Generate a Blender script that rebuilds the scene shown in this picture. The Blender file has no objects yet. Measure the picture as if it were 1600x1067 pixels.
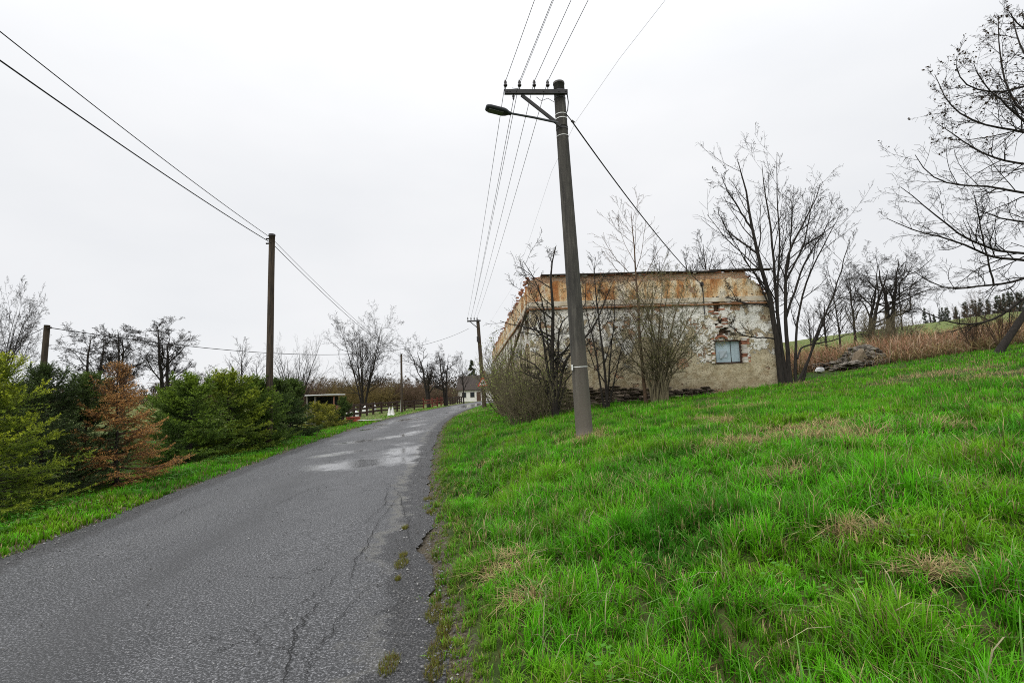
import bpy, math, random
import numpy as np
from mathutils import Vector, Matrix

# ------------------------------------------------------------------ camera
SC = bpy.context.scene
COL = SC.collection
FPX = 820.0                       # focal length in pixels of the 1600 px wide photograph
EYE = 1.62
PITCH = math.atan(78.5 / FPX)
ROLL = math.radians(2.35)
_F = np.array([0.0, math.cos(PITCH), math.sin(PITCH)])
_R0 = np.array([1.0, 0.0, 0.0]); _U0 = np.cross(_R0, _F)
_R = _R0 * math.cos(ROLL) - _U0 * math.sin(ROLL)
_U = _U0 * math.cos(ROLL) + _R0 * math.sin(ROLL)
CAM = np.array([0.0, 0.0, EYE])
cd = bpy.data.cameras.new('camera')
cd.sensor_width = 36.0
cd.lens = 36.0 * FPX / 1600.0
cd.clip_start = 0.05; cd.clip_end = 4000
cam = bpy.data.objects.new('camera', cd)
COL.objects.link(cam)
cam.matrix_world = Matrix([[_R[0], _U[0], -_F[0], 0.0], [_R[1], _U[1], -_F[1], 0.0], [_R[2], _U[2], -_F[2], EYE], [0, 0, 0, 1]])
SC.camera = cam

def at(px, py, Y):
    """the place Y metres ahead that the photograph shows at pixel px, py"""
    d = _F * FPX + _R * (px - 800.0) + _U * (533.5 - py)
    return CAM + d * (Y / d[1])

# ------------------------------------------------------------------ sky and sun (overcast)
SUN_EL, SUN_AZ = math.radians(44), math.radians(-140)
world = bpy.data.worlds.new('World'); SC.world = world; world.use_nodes = True
wn = world.node_tree; wn.nodes.clear()
w_out = wn.nodes.new('ShaderNodeOutputWorld')
w_bg = wn.nodes.new('ShaderNodeBackground'); w_bg.inputs[1].default_value = 0.10
w_sky = wn.nodes.new('ShaderNodeTexSky'); w_sky.sky_type = 'NISHITA'; w_sky.sun_disc = False
w_sky.sun_elevation = SUN_EL; w_sky.sun_rotation = -SUN_AZ
w_cl = wn.nodes.new('ShaderNodeBackground'); w_cl.inputs[1].default_value = 1.0
w_tc = wn.nodes.new('ShaderNodeTexCoord')
w_map = wn.nodes.new('ShaderNodeMapping'); w_map.inputs['Scale'].default_value = (1, 1, 2.6)
w_no = wn.nodes.new('ShaderNodeTexNoise'); w_no.inputs['Scale'].default_value = 2.2; w_no.inputs['Detail'].default_value = 4; w_no.inputs['Roughness'].default_value = .5
w_cr = wn.nodes.new('ShaderNodeValToRGB')
w_cr.color_ramp.elements[0].position = .3; w_cr.color_ramp.elements[0].color = (.845, .86, .885, 1)
w_cr.color_ramp.elements[1].position = .7; w_cr.color_ramp.elements[1].color = (.93, .935, .95, 1)
w_mx = wn.nodes.new('ShaderNodeMixShader'); w_mx.inputs[0].default_value = .97
wn.links.new(w_tc.outputs['Generated'], w_map.inputs[0]); wn.links.new(w_map.outputs[0], w_no.inputs['Vector'])
wn.links.new(w_no.outputs['Fac'], w_cr.inputs[0]); wn.links.new(w_cr.outputs[0], w_cl.inputs[0])
# an overcast sky is brighter towards the zenith, the same all round
w_sp = wn.nodes.new('ShaderNodeSeparateXYZ'); wn.links.new(w_tc.outputs['Generated'], w_sp.inputs[0])
w_p = wn.nodes.new('ShaderNodeMath'); w_p.operation = 'POWER'; w_p.inputs[1].default_value = 4.0
w_c0 = wn.nodes.new('ShaderNodeMath'); w_c0.operation = 'MAXIMUM'; w_c0.inputs[1].default_value = 0.0
w_m = wn.nodes.new('ShaderNodeMath'); w_m.operation = 'MULTIPLY_ADD'; w_m.inputs[1].default_value = 2.0; w_m.inputs[2].default_value = .995
wn.links.new(w_sp.outputs[2], w_c0.inputs[0]); wn.links.new(w_c0.outputs[0], w_p.inputs[0]); wn.links.new(w_p.outputs[0], w_m.inputs[0]); wn.links.new(w_m.outputs[0], w_cl.inputs[1])
wn.links.new(w_sky.outputs[0], w_bg.inputs[0])
wn.links.new(w_bg.outputs[0], w_mx.inputs[1]); wn.links.new(w_cl.outputs[0], w_mx.inputs[2])
wn.links.new(w_mx.outputs[0], w_out.inputs[0])
sd = bpy.data.lights.new('sun', 'SUN'); sd.energy = 1.5; sd.angle = math.radians(35); sd.color = (1, .98, .95)
sun = bpy.data.objects.new('sun', sd); COL.objects.link(sun)
_sv = Vector((math.sin(SUN_AZ) * math.cos(SUN_EL), math.cos(SUN_AZ) * math.cos(SUN_EL), math.sin(SUN_EL)))
sun.rotation_euler = _sv.to_track_quat('Z', 'Y').to_euler(); sun.location = (0, 0, 50)
SC.view_settings.view_transform = 'Standard'; SC.view_settings.look = 'None'
SC.view_settings.exposure = 0.0; SC.view_settings.gamma = 1.0
SC.view_settings.use_curve_mapping = False
SC.render.engine = 'CYCLES'
SC.cycles.use_denoising = False; SC.cycles.filter_width = 1.0; SC.cycles.max_bounces = 6; SC.cycles.transparent_max_bounces = 4

rs = np.random.RandomState(11)
random.seed(4)

# ------------------------------------------------------------------ numeric noise
def _hash(ix, iy, s):
    n = (ix * 374761393 + iy * 668265263 + s * 974634777) & 0x7fffffff
    n = ((n ^ (n >> 13)) * 1274126177) & 0x7fffffff
    n = n ^ (n >> 16)
    return (n & 0xffff) / 65535.0
def vnoise(x, y, s=0):
    x = np.asarray(x, float); y = np.asarray(y, float)
    ix = np.floor(x).astype(np.int64); iy = np.floor(y).astype(np.int64)
    fx = x - ix; fy = y - iy
    fx = fx * fx * (3 - 2 * fx); fy = fy * fy * (3 - 2 * fy)
    a = _hash(ix, iy, s); b = _hash(ix + 1, iy, s); c = _hash(ix, iy + 1, s); d = _hash(ix + 1, iy + 1, s)
    return (a * (1 - fx) + b * fx) * (1 - fy) + (c * (1 - fx) + d * fx) * fy
def fbm(x, y, s=0, o=3):
    t = 0; a = .5; w = 0
    for k in range(o):
        t = t + a * vnoise(x * 2 ** k + 13.7 * k, y * 2 ** k - 7.1 * k, s + k); w += a; a *= .55
    return t / w
def smooth(a, b, x):
    t = np.clip((np.asarray(x, float) - a) / (b - a), 0, 1)
    return t * t * (3 - 2 * t)

# ------------------------------------------------------------------ ground shape
_RY = np.array([-60, -20, -5, 0, 2.9, 5.6, 7.6, 11, 15.6, 22, 30, 40, 50, 63, 83, 110, 150, 220, 400.])
_RX = np.array([9, 4.0, 1.1, .15, -.39, -.95, -1.25, -1.8, -2.43, -3.2, -4.0, -4.6, -4.8, -4.65, -4.0, -2.0, 4, 18, 60.])
_yy = np.linspace(-60, 400, 2301)
_xx = np.interp(_yy, _RY, _RX)
_k = np.exp(-np.linspace(-2, 2, 41) ** 2); _k /= _k.sum()
_xs = np.convolve(np.pad(_xx, 20, mode='edge'), _k, 'valid')
def road_r(y): return np.interp(y, _yy, _xs)
ROADW = 4.75
def road_l(y): return road_r(y) - ROADW

def H(x, y):
    x = np.asarray(x, float); y = np.asarray(y, float)
    s = x - road_r(y)
    zr = np.where(s < 4, .165 * s, .66 + .068 * (s - 4))
    zr = zr + np.where(s > 14, .045 * (np.minimum(s, 70) - 14), 0) - np.where(s > 110, .10 * (s - 110), 0)
    ditch = -.16 * np.exp(-((s - .95) / .38) ** 2) * smooth(3, 8, y) * (1 - smooth(24, 40, y)) * .9
    ditch = ditch - .13 * np.exp(-((s - 1.15) / .3) ** 2) * (1 - smooth(3, 8, y))
    zr = zr + ditch + 2.6 * smooth(30, 90, y) * smooth(14, 40, s)
    zr = zr * smooth(0, .25, s) * (1 - .45 * smooth(34, 60, y) * (1 - smooth(8, 20, s)))
    zr = zr - np.maximum(y - 100, 0) * .09 * smooth(10, 40, s)
    q = -s - ROADW
    zl = -.02 - .16 * smooth(.8, 3.0, q) + .3 * smooth(6, 14, q) + .03 * np.maximum(q - 20, 0) * smooth(25, 90, q)
    zl = np.minimum(zl, 4.5)
    onroad = (s < 0) & (q < 0)
    z = np.where(s >= 0, zr, np.where(q >= 0, zl, -.035))
    off = np.maximum(smooth(.1, .8, s), smooth(.1, .8, q))
    tuss = (fbm(x * 1.9, y * 1.9, 5) - .5) * .13 + (fbm(x * .5, y * .5, 9) - .5) * .16
    z = z + tuss * off + .03 * smooth(0, .12, q)
    far = (fbm(x * .03, y * .03, 21) - .5) * 3.0 * smooth(40, 120, np.hypot(x, y)) * smooth(8, 30, np.abs(s + 2))
    z = z + far + 16 * smooth(190, 420, y) * smooth(10, 60, x) + 5 * smooth(200, 420, y) * smooth(10, 80, -x)
    return z

# ------------------------------------------------------------------ mesh helpers
def mesh_np(name, V, T=None, Q=None, smooth_=False, attrs=None, mi=None):
    """mesh from numpy arrays: vertices, triangles and quads"""
    me = bpy.data.meshes.new(name)
    V = np.asarray(V, np.float32)
    nt = 0 if T is None else len(T); nq = 0 if Q is None else len(Q)
    loops = np.concatenate([np.asarray(T, np.int32).ravel() if nt else np.zeros(0, np.int32),
                            np.asarray(Q, np.int32).ravel() if nq else np.zeros(0, np.int32)])
    me.vertices.add(len(V)); me.vertices.foreach_set('co', V.ravel())
    me.loops.add(len(loops)); me.loops.foreach_set('vertex_index', loops)
    me.polygons.add(nt + nq)
    st = np.concatenate([np.arange(nt) * 3, nt * 3 + np.arange(nq) * 4]).astype(np.int32)
    me.polygons.foreach_set('loop_start', st)
    if mi is not None: me.polygons.foreach_set('material_index', np.asarray(mi, np.int32))
    me.update(calc_edges=True)
    me.polygons.foreach_set('use_smooth', np.full(nt + nq, smooth_))
    for k, v in (attrs or {}).items():
        v = np.asarray(v, np.float32)
        if v.ndim == 1:
            a = me.attributes.new(k, 'FLOAT', 'POINT'); a.data.foreach_set('value', v)
        else:
            if v.shape[1] == 3: v = np.concatenate([v, np.ones((len(v), 1), np.float32)], 1)
            a = me.attributes.new(k, 'FLOAT_COLOR', 'POINT'); a.data.foreach_set('color', v.ravel())
    me.validate()
    return me

def link(name, me, mat=None, parent=None, loc=None, rot=None, scale=None):
    o = bpy.data.objects.new(name, me); COL.objects.link(o)
    if mat is not None:
        for m in (mat if isinstance(mat, (list, tuple)) else [mat]):
            if m.name not in [x.name for x in me.materials if x]: me.materials.append(m)
    if parent is not None: o.parent = parent
    if loc is not None: o.location = [float(v) for v in loc]
    if rot is not None: o.rotation_euler = rot
    if scale is not None: o.scale = scale if isinstance(scale, (tuple, list)) else (scale,) * 3
    return o

def tag(o, label=None, cat=None, group=None, kind=None):
    if label: o['label'] = label
    if cat: o['category'] = cat
    if group: o['group'] = group
    if kind: o['kind'] = kind
    return o

def empty(name, loc, label, cat, group=None, rz=0):
    o = bpy.data.objects.new(name, None); COL.objects.link(o)
    o.location = [float(v) for v in loc]; o.rotation_euler = (0, 0, rz); o.empty_display_size = .2
    return tag(o, label, cat, group)

class MB:
    """collects boxes, tubes and plain faces into one mesh"""
    def __init__(s): s.v = []; s.q = []; s.t = []; s.n = 0
    def add(s, V, Q=(), T=()):
        V = np.asarray(V, float)
        if len(Q): s.q.append(np.asarray(Q) + s.n)
        if len(T): s.t.append(np.asarray(T) + s.n)
        s.v.append(V); s.n += len(V); return s
    def box(s, c, d, R=None, jit=0):
        g = np.array([[x, y, z] for z in (-1, 1) for y in (-1, 1) for x in (-1, 1)], float) * np.asarray(d) / 2
        if jit: g = g + (rs.rand(8, 3) - .5) * jit
        if R is not None: g = g @ np.asarray(R).T
        return s.add(g + np.asarray(c), [[0, 2, 3, 1], [4, 5, 7, 6], [0, 1, 5, 4], [2, 6, 7, 3], [0, 4, 6, 2], [1, 3, 7, 5]])
    def beam(s, a, b, w, h):
        a = np.asarray(a, float); b = np.asarray(b, float); t = b - a; L = np.linalg.norm(t); t /= L
        up = np.array([0, 0, 1.]) if abs(t[2]) < .95 else np.array([0, 1., 0])
        x = np.cross(t, up); x /= np.linalg.norm(x); z = np.cross(x, t)
        return s.box((a + b) / 2, (w, L, h), np.stack([x, t, z], 1))
    def tube(s, P, r, k=8, caps=True):
        P = np.asarray(P, float); n = len(P); r = np.broadcast_to(np.asarray(r, float), (n,))
        V, Q = tubes(P[None], r[None], k)
        s.add(V, Q)
        if caps:
            c0 = s.n; s.v.append(np.stack([P[0], P[-1]])); s.n += 2
            b = c0 - n * k
            i = np.arange(k); j = (i + 1) % k
            s.t.append(np.concatenate([np.stack([np.full(k, c0), b + j, b + i], 1), np.stack([np.full(k, c0 + 1), b + (n - 1) * k + i, b + (n - 1) * k + j], 1)]))
        return s
    def mesh(s, name, smooth_=False):
        return mesh_np(name, np.concatenate(s.v), np.concatenate(s.t) if s.t else None, np.concatenate(s.q) if s.q else None, smooth_)
    def build(s, name, mat, parent=None, smooth_=False, **k):
        return link(name, s.mesh(name, smooth_), mat, parent, **k)

def tubes(P, R, k):
    """P (B,n,3) R (B,n) -> vertices, quads of B open tubes"""
    B, n, _ = P.shape
    t = np.gradient(P, axis=1)
    t /= np.maximum(np.linalg.norm(t, axis=2, keepdims=True), 1e-9)
    ax = P[:, -1] - P[:, 0]
    ref = np.where((np.abs(ax[:, 2:3]) > .8 * np.linalg.norm(ax, axis=1, keepdims=True)), [[1., .13, 0]], [[.05, .03, 1.]])[:, None, :]
    x = np.cross(t, ref); x /= np.maximum(np.linalg.norm(x, axis=2, keepdims=True), 1e-9)
    y = np.cross(t, x)
    a = np.arange(k) * 2 * math.pi / k
    V = P[:, :, None, :] + R[:, :, None, None] * (x[:, :, None, :] * np.cos(a)[None, None, :, None] + y[:, :, None, :] * np.sin(a)[None, None, :, None])
    V = V.reshape(-1, 3)
    i, j = np.meshgrid(np.arange(n - 1), np.arange(k), indexing='ij')
    j2 = (j + 1) % k
    q = np.stack([i * k + j, (i + 1) * k + j, (i + 1) * k + j2, i * k + j2], -1).reshape(-1, 4)
    Q = (q[None] + (np.arange(B) * n * k)[:, None, None]).reshape(-1, 4)
    return V, Q

# ------------------------------------------------------------------ materials
MATS = {}
def nn(nt, typ, **kw):
    n = nt.nodes.new(typ)
    for k, v in kw.items():
        if k in n.inputs: n.inputs[k].default_value = v
        else: setattr(n, k, v)
    return n
def ramp(nt, src, stops):
    r = nt.nodes.new('ShaderNodeValToRGB')
    e = r.color_ramp.elements
    while len(e) < len(stops): e.new(.5)
    for el, (p, c) in zip(e, stops):
        el.position = p; el.color = (c[0], c[1], c[2], 1) if hasattr(c, '__len__') else (c, c, c, 1)
    nt.links.new(src, r.inputs[0]); return r.outputs[0]
def mix(nt, fac, a, b, blend='MIX'):
    m = nt.nodes.new('ShaderNodeMix'); m.data_type = 'RGBA'; m.blend_type = blend; m.clamp_factor = True
    for s, v in ((m.inputs[0], fac), (m.inputs[6], a), (m.inputs[7], b)):
        if isinstance(v, bpy.types.NodeSocket): nt.links.new(v, s)
        elif hasattr(v, '__len__'): s.default_value = (v[0], v[1], v[2], 1)
        else: s.default_value = v
    return m.outputs[2]
def mth(nt, op, a, b=0.0, c=None, clamp=False):
    m = nt.nodes.new('ShaderNodeMath'); m.operation = op; m.use_clamp = clamp
    for s, v in zip(m.inputs, (a, b, c)):
        if v is None: continue
        if isinstance(v, bpy.types.NodeSocket): nt.links.new(v, s)
        else: s.default_value = v
    return m.outputs[0]
def noise(nt, vec, scale, detail=4, rough=.55, stretch=None, dist=0):
    n = nn(nt, 'ShaderNodeTexNoise', Scale=scale, Detail=detail, Roughness=rough, Distortion=dist)
    if stretch:
        mp = nt.nodes.new('ShaderNodeMapping'); mp.inputs['Scale'].default_value = stretch
        nt.links.new(vec, mp.inputs[0]); vec = mp.outputs[0]
    nt.links.new(vec, n.inputs['Vector']); return n.outputs['Fac']
def new_mat(name):
    m = bpy.data.materials.new(name); m.use_nodes = True; nt = m.node_tree
    b = nt.nodes['Principled BSDF']; tc = nt.nodes.new('ShaderNodeTexCoord')
    return m, nt, b, tc.outputs['Object']
def bump(nt, b, h, strength=.3, dist=.02):
    n = nn(nt, 'ShaderNodeBump', Strength=strength, Distance=dist)
    nt.links.new(h, n.inputs['Height']); nt.links.new(n.outputs[0], b.inputs['Normal'])
def simple(name, c1, c2=None, scale=4, rough=.8, bmp=.3, bscale=None, stretch=None, spec=.3, metal=0, rnd=.0, dist=.01, lo=.35, hi=.65):
    if name in MATS: return MATS[name]
    m, nt, b, oc = new_mat(name)
    c2 = c2 or [v * .6 for v in c1]
    col = ramp(nt, noise(nt, oc, scale, 5, .6, stretch), [(lo, c2), (hi, c1)])
    if rnd:
        oi = nt.nodes.new('ShaderNodeObjectInfo')
        f = mth(nt, 'MULTIPLY_ADD', oi.outputs['Random'], rnd * 2, 1 - rnd)
        vm = nt.nodes.new('ShaderNodeVectorMath'); vm.operation = 'SCALE'
        nt.links.new(col, vm.inputs[0]); nt.links.new(f, vm.inputs['Scale']); col = vm.outputs[0]
    nt.links.new(col, b.inputs['Base Color'])
    b.inputs['Roughness'].default_value = rough; b.inputs['Specular IOR Level'].default_value = spec; b.inputs['Metallic'].default_value = metal
    if bmp: bump(nt, b, noise(nt, oc, bscale or scale * 4, 5, .7, stretch), bmp, dist)
    MATS[name] = m; return m
def leafy(name, rough=.5, trans=.35, spec=.35, gain=1.0):
    """vertex tint drives the colour; thin leaves let some light through"""
    if name in MATS: return MATS[name]
    m, nt, b, oc = new_mat(name)
    at_ = nn(nt, 'ShaderNodeAttribute', attribute_name='tint')
    col = at_.outputs['Color']
    nt.links.new(col, b.inputs['Base Color']); b.inputs['Roughness'].default_value = rough; b.inputs['Specular IOR Level'].default_value = spec
    if trans:
        tr = nt.nodes.new('ShaderNodeBsdfTranslucent'); ms = nt.nodes.new('ShaderNodeMixShader'); ms.inputs[0].default_value = trans
        nt.links.new(col, tr.inputs[0]); nt.links.new(b.outputs[0], ms.inputs[1]); nt.links.new(tr.outputs[0], ms.inputs[2])
        nt.links.new(ms.outputs[0], nt.nodes['Material Output'].inputs[0])
    MATS[name] = m; return m

def ground_at(px, py, y0=2.0, y1=160.0):
    """where the line of sight through a pixel meets the ground"""
    Y = np.exp(np.linspace(math.log(y0), math.log(y1), 1500))
    d = _F * FPX + _R * (px - 800.0) + _U * (533.5 - py)
    P = CAM[None] + d[None] * (Y / d[1])[:, None]
    below = P[:, 2] < H(P[:, 0], P[:, 1])
    i = int(np.argmax(below)) if below.any() else len(Y) - 1
    return P[i]
def gz(x, y): return float(H(np.array([x]), np.array([y]))[0])

# ------------------------------------------------------------------ building frame (needed by the planting too)
B0 = np.array([0.8, 22.0]); BTH = math.atan(.08)
BU = np.array([math.cos(BTH), math.sin(BTH)]); BV = np.array([-math.sin(BTH), math.cos(BTH)])
BL, BD, BTOP = 10.75, 40.0, 6.48
def b_local(x, y):
    dx = x - B0[0]; dy = y - B0[1]
    return dx * BU[0] + dy * BU[1], dx * BV[0] + dy * BV[1]
def front_px(px, py):
    """point of the front wall seen at a pixel: (u along the wall, z)"""
    d = _F * FPX + _R * (px - 800.0) + _U * (533.5 - py)
    n = np.array([BV[0], BV[1], 0]); c = np.array([B0[0], B0[1], 0])
    t = np.dot(c - CAM, n) / np.dot(d, n); P = CAM + d * t
    return b_local(P[0], P[1])[0], P[2]

# ------------------------------------------------------------------ ground
def axis(lo, hi, fine_lo, fine_hi, step, grow=1.09):
    a = list(np.arange(fine_lo, fine_hi, step)); s = step; v = a[-1]
    while v < hi: s *= grow; v += s; a.append(v)
    s = step; v = a[0]; b = []
    while v > lo: s *= grow; v -= s; b.append(v)
    return np.array(b[::-1] + a)
gx = axis(-700, 700, -11, 14, .16); gy = axis(-80, 900, 1.0, 28, .22)
GX, GY = np.meshgrid(gx, gy, indexing='xy')
GZ = H(GX, GY)
nx, ny = len(gx), len(gy)
i, j = np.meshgrid(np.arange(nx - 1), np.arange(ny - 1), indexing='xy')
q = np.stack([j * nx + i, j * nx + i + 1, (j + 1) * nx + i + 1, (j + 1) * nx + i], -1).reshape(-1, 4)
m, nt, b, oc = new_mat('meadow_soil')
f1 = noise(nt, oc, .35, 5, .6); f2 = noise(nt, oc, 6, 5, .7); f3 = noise(nt, oc, 45, 3, .7)
c = ramp(nt, f2, [(.3, (.025, .036, .010)), (.5, (.036, .062, .014)), (.7, (.05, .095, .02))])
sxg = nt.nodes.new('ShaderNodeSeparateXYZ'); nt.links.new(oc, sxg.inputs[0])
farg = ramp(nt, mth(nt, 'DIVIDE', sxg.outputs[1], 100.0), [(.28, 0.0), (.40, 1.0)])
c = mix(nt, farg, c, ramp(nt, f2, [(.3, (.11, .155, .045)), (.7, (.19, .225, .075))]))   # pastures beyond the lawn
c = mix(nt, ramp(nt, f1, [(.45, 0.0), (.72, .75)]), c, (.17, .15, .06))
c = mix(nt, mth(nt, 'MULTIPLY', ramp(nt, f3, [(.35, 1.0), (.6, 0.0)]), .5), c, (.035, .045, .012))
vg = nn(nt, 'ShaderNodeAttribute', attribute_name='verge').outputs['Fac']
vgm = ramp(nt, mth(nt, 'ADD', vg, mth(nt, 'MULTIPLY_ADD', f2, .7, -.35)), [(.35, 0.0), (.6, 1.0)])
c = mix(nt, vgm, c, ramp(nt, f3, [(.35, (.035, .028, .02)), (.55, (.095, .08, .055)), (.7, (.19, .175, .15))]))
nt.links.new(c, b.inputs['Base Color']); b.inputs['Roughness'].default_value = .9; b.inputs['Specular IOR Level'].default_value = .1
bump(nt, b, f3, .8, .03)
sS = GX - road_r(GY); vge = np.where(sS > 0, np.exp(-(sS / .22) ** 2), np.exp(-(np.maximum(-sS - ROADW, 0) / .4) ** 2))
tag(link('ground', mesh_np('ground', np.stack([GX.ravel(), GY.ravel(), GZ.ravel()], 1), Q=q, smooth_=True, attrs={'verge': vge.ravel()}), m), kind='structure')

# ------------------------------------------------------------------ road
ry = np.concatenate([np.arange(-30, 1, .5), np.arange(1, 45, .12), np.arange(45, 200, .6)])
nu = 50
ru = np.linspace(0, 1, nu)
RYY, RUU = np.meshgrid(ry, ru, indexing='ij')
edge_n = (fbm(RYY * 1.4, RUU * 0, 31) - .5) * .28 + (fbm(RYY * 6, RUU * 0 + 3, 33) - .5) * .12
wobR = edge_n; wobL = (fbm(RYY * 1.2, RUU * 0 + 9, 35) - .5) * .3
RXX = (road_l(RYY) + wobL) * (1 - RUU) + (road_r(RYY) + wobR) * RUU
RZZ = (fbm(RXX * .8, RYY * .5, 41) - .5) * .02 - .006 * smooth(.9, 1, RUU) + 0.0
wet = np.zeros_like(RXX)
def ell(cx, cy, a, bb, ang, s=1.0):
    global wet
    ca, sa = math.cos(math.radians(ang)), math.sin(math.radians(ang))
    dx = RXX - cx; dy = RYY - cy; uu = (dx * ca + dy * sa) / a; vv = (-dx * sa + dy * ca) / bb
    wet = np.maximum(wet, np.clip(s * (1.45 - np.sqrt(uu * uu + vv * vv)), 0, 1.1))
ell(-5.3, 15.9, 1.0, .34, 62, 1.6)
ell(-5.9, 19.9, 1.0, .38, 58, 1.6); ell(-5.0, 21.5, 1.4, .42, 62, 1.6); ell(-4.5, 23.6, 1.5, .38, 80, 1.4)
ell(-4.1, 13.0, 1.15, .9, 10, 1.15); ell(-3.4, 13.6, 1.3, 1.1, 20, 1.15); ell(-3.3, 16.0, .9, 1.9, -10, .95); ell(-3.9, 18.3, .5, 1.0, 0, .6)
ell(-7.6, 27.5, .5, 1.6, -15, 1.4); ell(-8.2, 31.0, .5, 2.2, -8, 1.4); ell(-7.5, 37.0, .7, 3, -8, 1.3); ell(-6.2, 34, .5, 2.4, -8, .75)
ell(-5.4, 29, .4, 2.0, -8, .8); ell(-8.2, 44, .5, 3, 0, .7); ell(-6.0, 47, .6, 5, 0, .7); ell(-5.4, 72, 3, 18, 0, .95)
n_r = RYY.shape
i, j = np.meshgrid(np.arange(n_r[0] - 1), np.arange(nu - 1), indexing='ij')
q = np.stack([i * nu + j, i * nu + j + 1, (i + 1) * nu + j + 1, (i + 1) * nu + j], -1).reshape(-1, 4)
m, nt, b, oc = new_mat('worn_asphalt')
A = lambda n: nn(nt, 'ShaderNodeAttribute', attribute_name=n).outputs['Fac']
wetA, accR, accL = A('wet'), A('from_right'), A('from_left')
big = noise(nt, oc, .9, 5, .6, (1, .35, 1)); mid = noise(nt, oc, 7, 5, .6); ag = nn(nt, 'ShaderNodeTexVoronoi', Scale=62.0); nt.links.new(oc, ag.inputs['Vector'])
ag2 = noise(nt, oc, 58, 4, .85)
c = ramp(nt, big, [(.3, (.030, .031, .033)), (.7, (.060, .061, .063))])
c = mix(nt, mth(nt, 'MULTIPLY', ramp(nt, ag2, [(.53, 0.0), (.60, 1.0)]), .85), c, (.27, .27, .28))
c = mix(nt, mth(nt, 'MULTIPLY', ramp(nt, ag2, [(.40, 1.0), (.49, 0.0)]), .9), c, (.012, .012, .013))
# light stones in the aggregate
agc = ramp(nt, ag.outputs['Color'], [(.0, 0.0), (.88, 0.0), (.97, 1.0)])
c = mix(nt, mth(nt, 'MULTIPLY', agc, ramp(nt, ag.outputs['Distance'], [(.25, 1.0), (.5, 0.0)])), c, (.36, .35, .34))
# darker loose edge on both sides, pale silt line along its inside
wr = mth(nt, 'ADD', accR, mth(nt, 'MULTIPLY_ADD', noise(nt, oc, 2.6, 7, .7), 1.1, -.55)); wl = mth(nt, 'ADD', accL, mth(nt, 'MULTIPLY_ADD', mid, .4, -.2))
dkR = ramp(nt, wr, [(.36, 1.0), (.46, 0.0)]); dkL = ramp(nt, wl, [(.36, 1.0), (.50, 0.0)])
c = mix(nt, mth(nt, 'MAXIMUM', dkR, dkL), c, (.62, .61, .60), 'MULTIPLY')
silt = mth(nt, 'MULTIPLY', ramp(nt, wr, [(.40, 0.0), (.50, 1.0), (.62, 0.0)]), ramp(nt, big, [(.35, .0), (.6, .55)]))
c = mix(nt, silt, c, (.17, .16, .125))
# darker worn streak along the middle
stk = mth(nt, 'MULTIPLY', ramp(nt, mth(nt, 'ADD', mth(nt, 'DIVIDE', accL, 4.75), mth(nt, 'MULTIPLY_ADD', big, .3, -.15)), [(.36, 0.0), (.46, 1.0), (.52, .3), (.62, 0.0)]), .45)
c = mix(nt, stk, c, (.03, .03, .031))
# cracks
mp = nt.nodes.new('ShaderNodeVectorMath'); mp.operation = 'ADD'
nz = nn(nt, 'ShaderNodeTexNoise', Scale=3.0, Detail=5.0, Roughness=.7); nt.links.new(oc, nz.inputs['Vector'])
sc_ = nt.nodes.new('ShaderNodeVectorMath'); sc_.operation = 'SCALE'; sc_.inputs['Scale'].default_value = .45
nt.links.new(nz.outputs['Color'], sc_.inputs[0]); nt.links.new(oc, mp.inputs[0]); nt.links.new(sc_.outputs[0], mp.inputs[1])
vo = nn(nt, 'ShaderNodeTexVoronoi', Scale=1.3); vo.feature = 'DISTANCE_TO_EDGE'; nt.links.new(mp.outputs[0], vo.inputs['Vector'])
crk = mth(nt, 'MULTIPLY', ramp(nt, vo.outputs['Distance'], [(.0015, 1.0), (.006, 0.0)]), ramp(nt, noise(nt, oc, .7, 2, .5), [(.56, 0.0), (.66, 1.0)]))
crk = mth(nt, 'MULTIPLY', crk, ramp(nt, mth(nt, 'DIVIDE', accL, 4.75), [(.45, 0.0), (.7, 1.0)]))
c = mix(nt, mth(nt, 'MULTIPLY', crk, .6), c, (.012, .012, .012))
nt.links.new(c, b.inputs['Base Color'])
wn_ = mth(nt, 'ADD', wetA, mth(nt, 'MULTIPLY_ADD', noise(nt, oc, 3.0, 8, .72, (1, .7, 1)), 2.3, -1.15))
wm = ramp(nt, wn_, [(.36, 0.0), (.72, 1.0)])
damp = ramp(nt, noise(nt, oc, .8, 4, .6, (1, .4, 1)), [(.35, .50), (.7, .72)])
rg = mix(nt, wm, damp, (.26, .26, .26)); rg = mix(nt, ramp(nt, wn_, [(1.0 / 1.3, 0.0), (.95, 1.0)]), rg, (.09, .09, .09)); rg = mix(nt, mth(nt, 'MAXIMUM', dkR, dkL), rg, (.7, .7, .7)); nt.links.new(rg, b.inputs['Roughness'])
b.inputs['Specular IOR Level'].default_value = .42
hgt = mth(nt, 'ADD', mth(nt, 'MULTIPLY', ag2, .6), mth(nt, 'SUBTRACT', mth(nt, 'MULTIPLY', ag.outputs['Distance'], -.5), mth(nt, 'MULTIPLY', crk, 2.0)))
bn = nn(nt, 'ShaderNodeBump', Distance=.012); nt.links.new(hgt, bn.inputs['Height'])
nt.links.new(mth(nt, 'MULTIPLY_ADD', wm, -.95, 1.0), bn.inputs['Strength']); nt.links.new(bn.outputs[0], b.inputs['Normal'])
tag(link('road', mesh_np('road', np.stack([RXX.ravel(), RYY.ravel(), RZZ.ravel()], 1), Q=q, smooth_=True,
    attrs={'wet': wet.ravel(), 'from_right': ((1 - RUU) * ROADW).ravel(), 'from_left': (RUU * ROADW).ravel()}), m), kind='structure')

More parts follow.
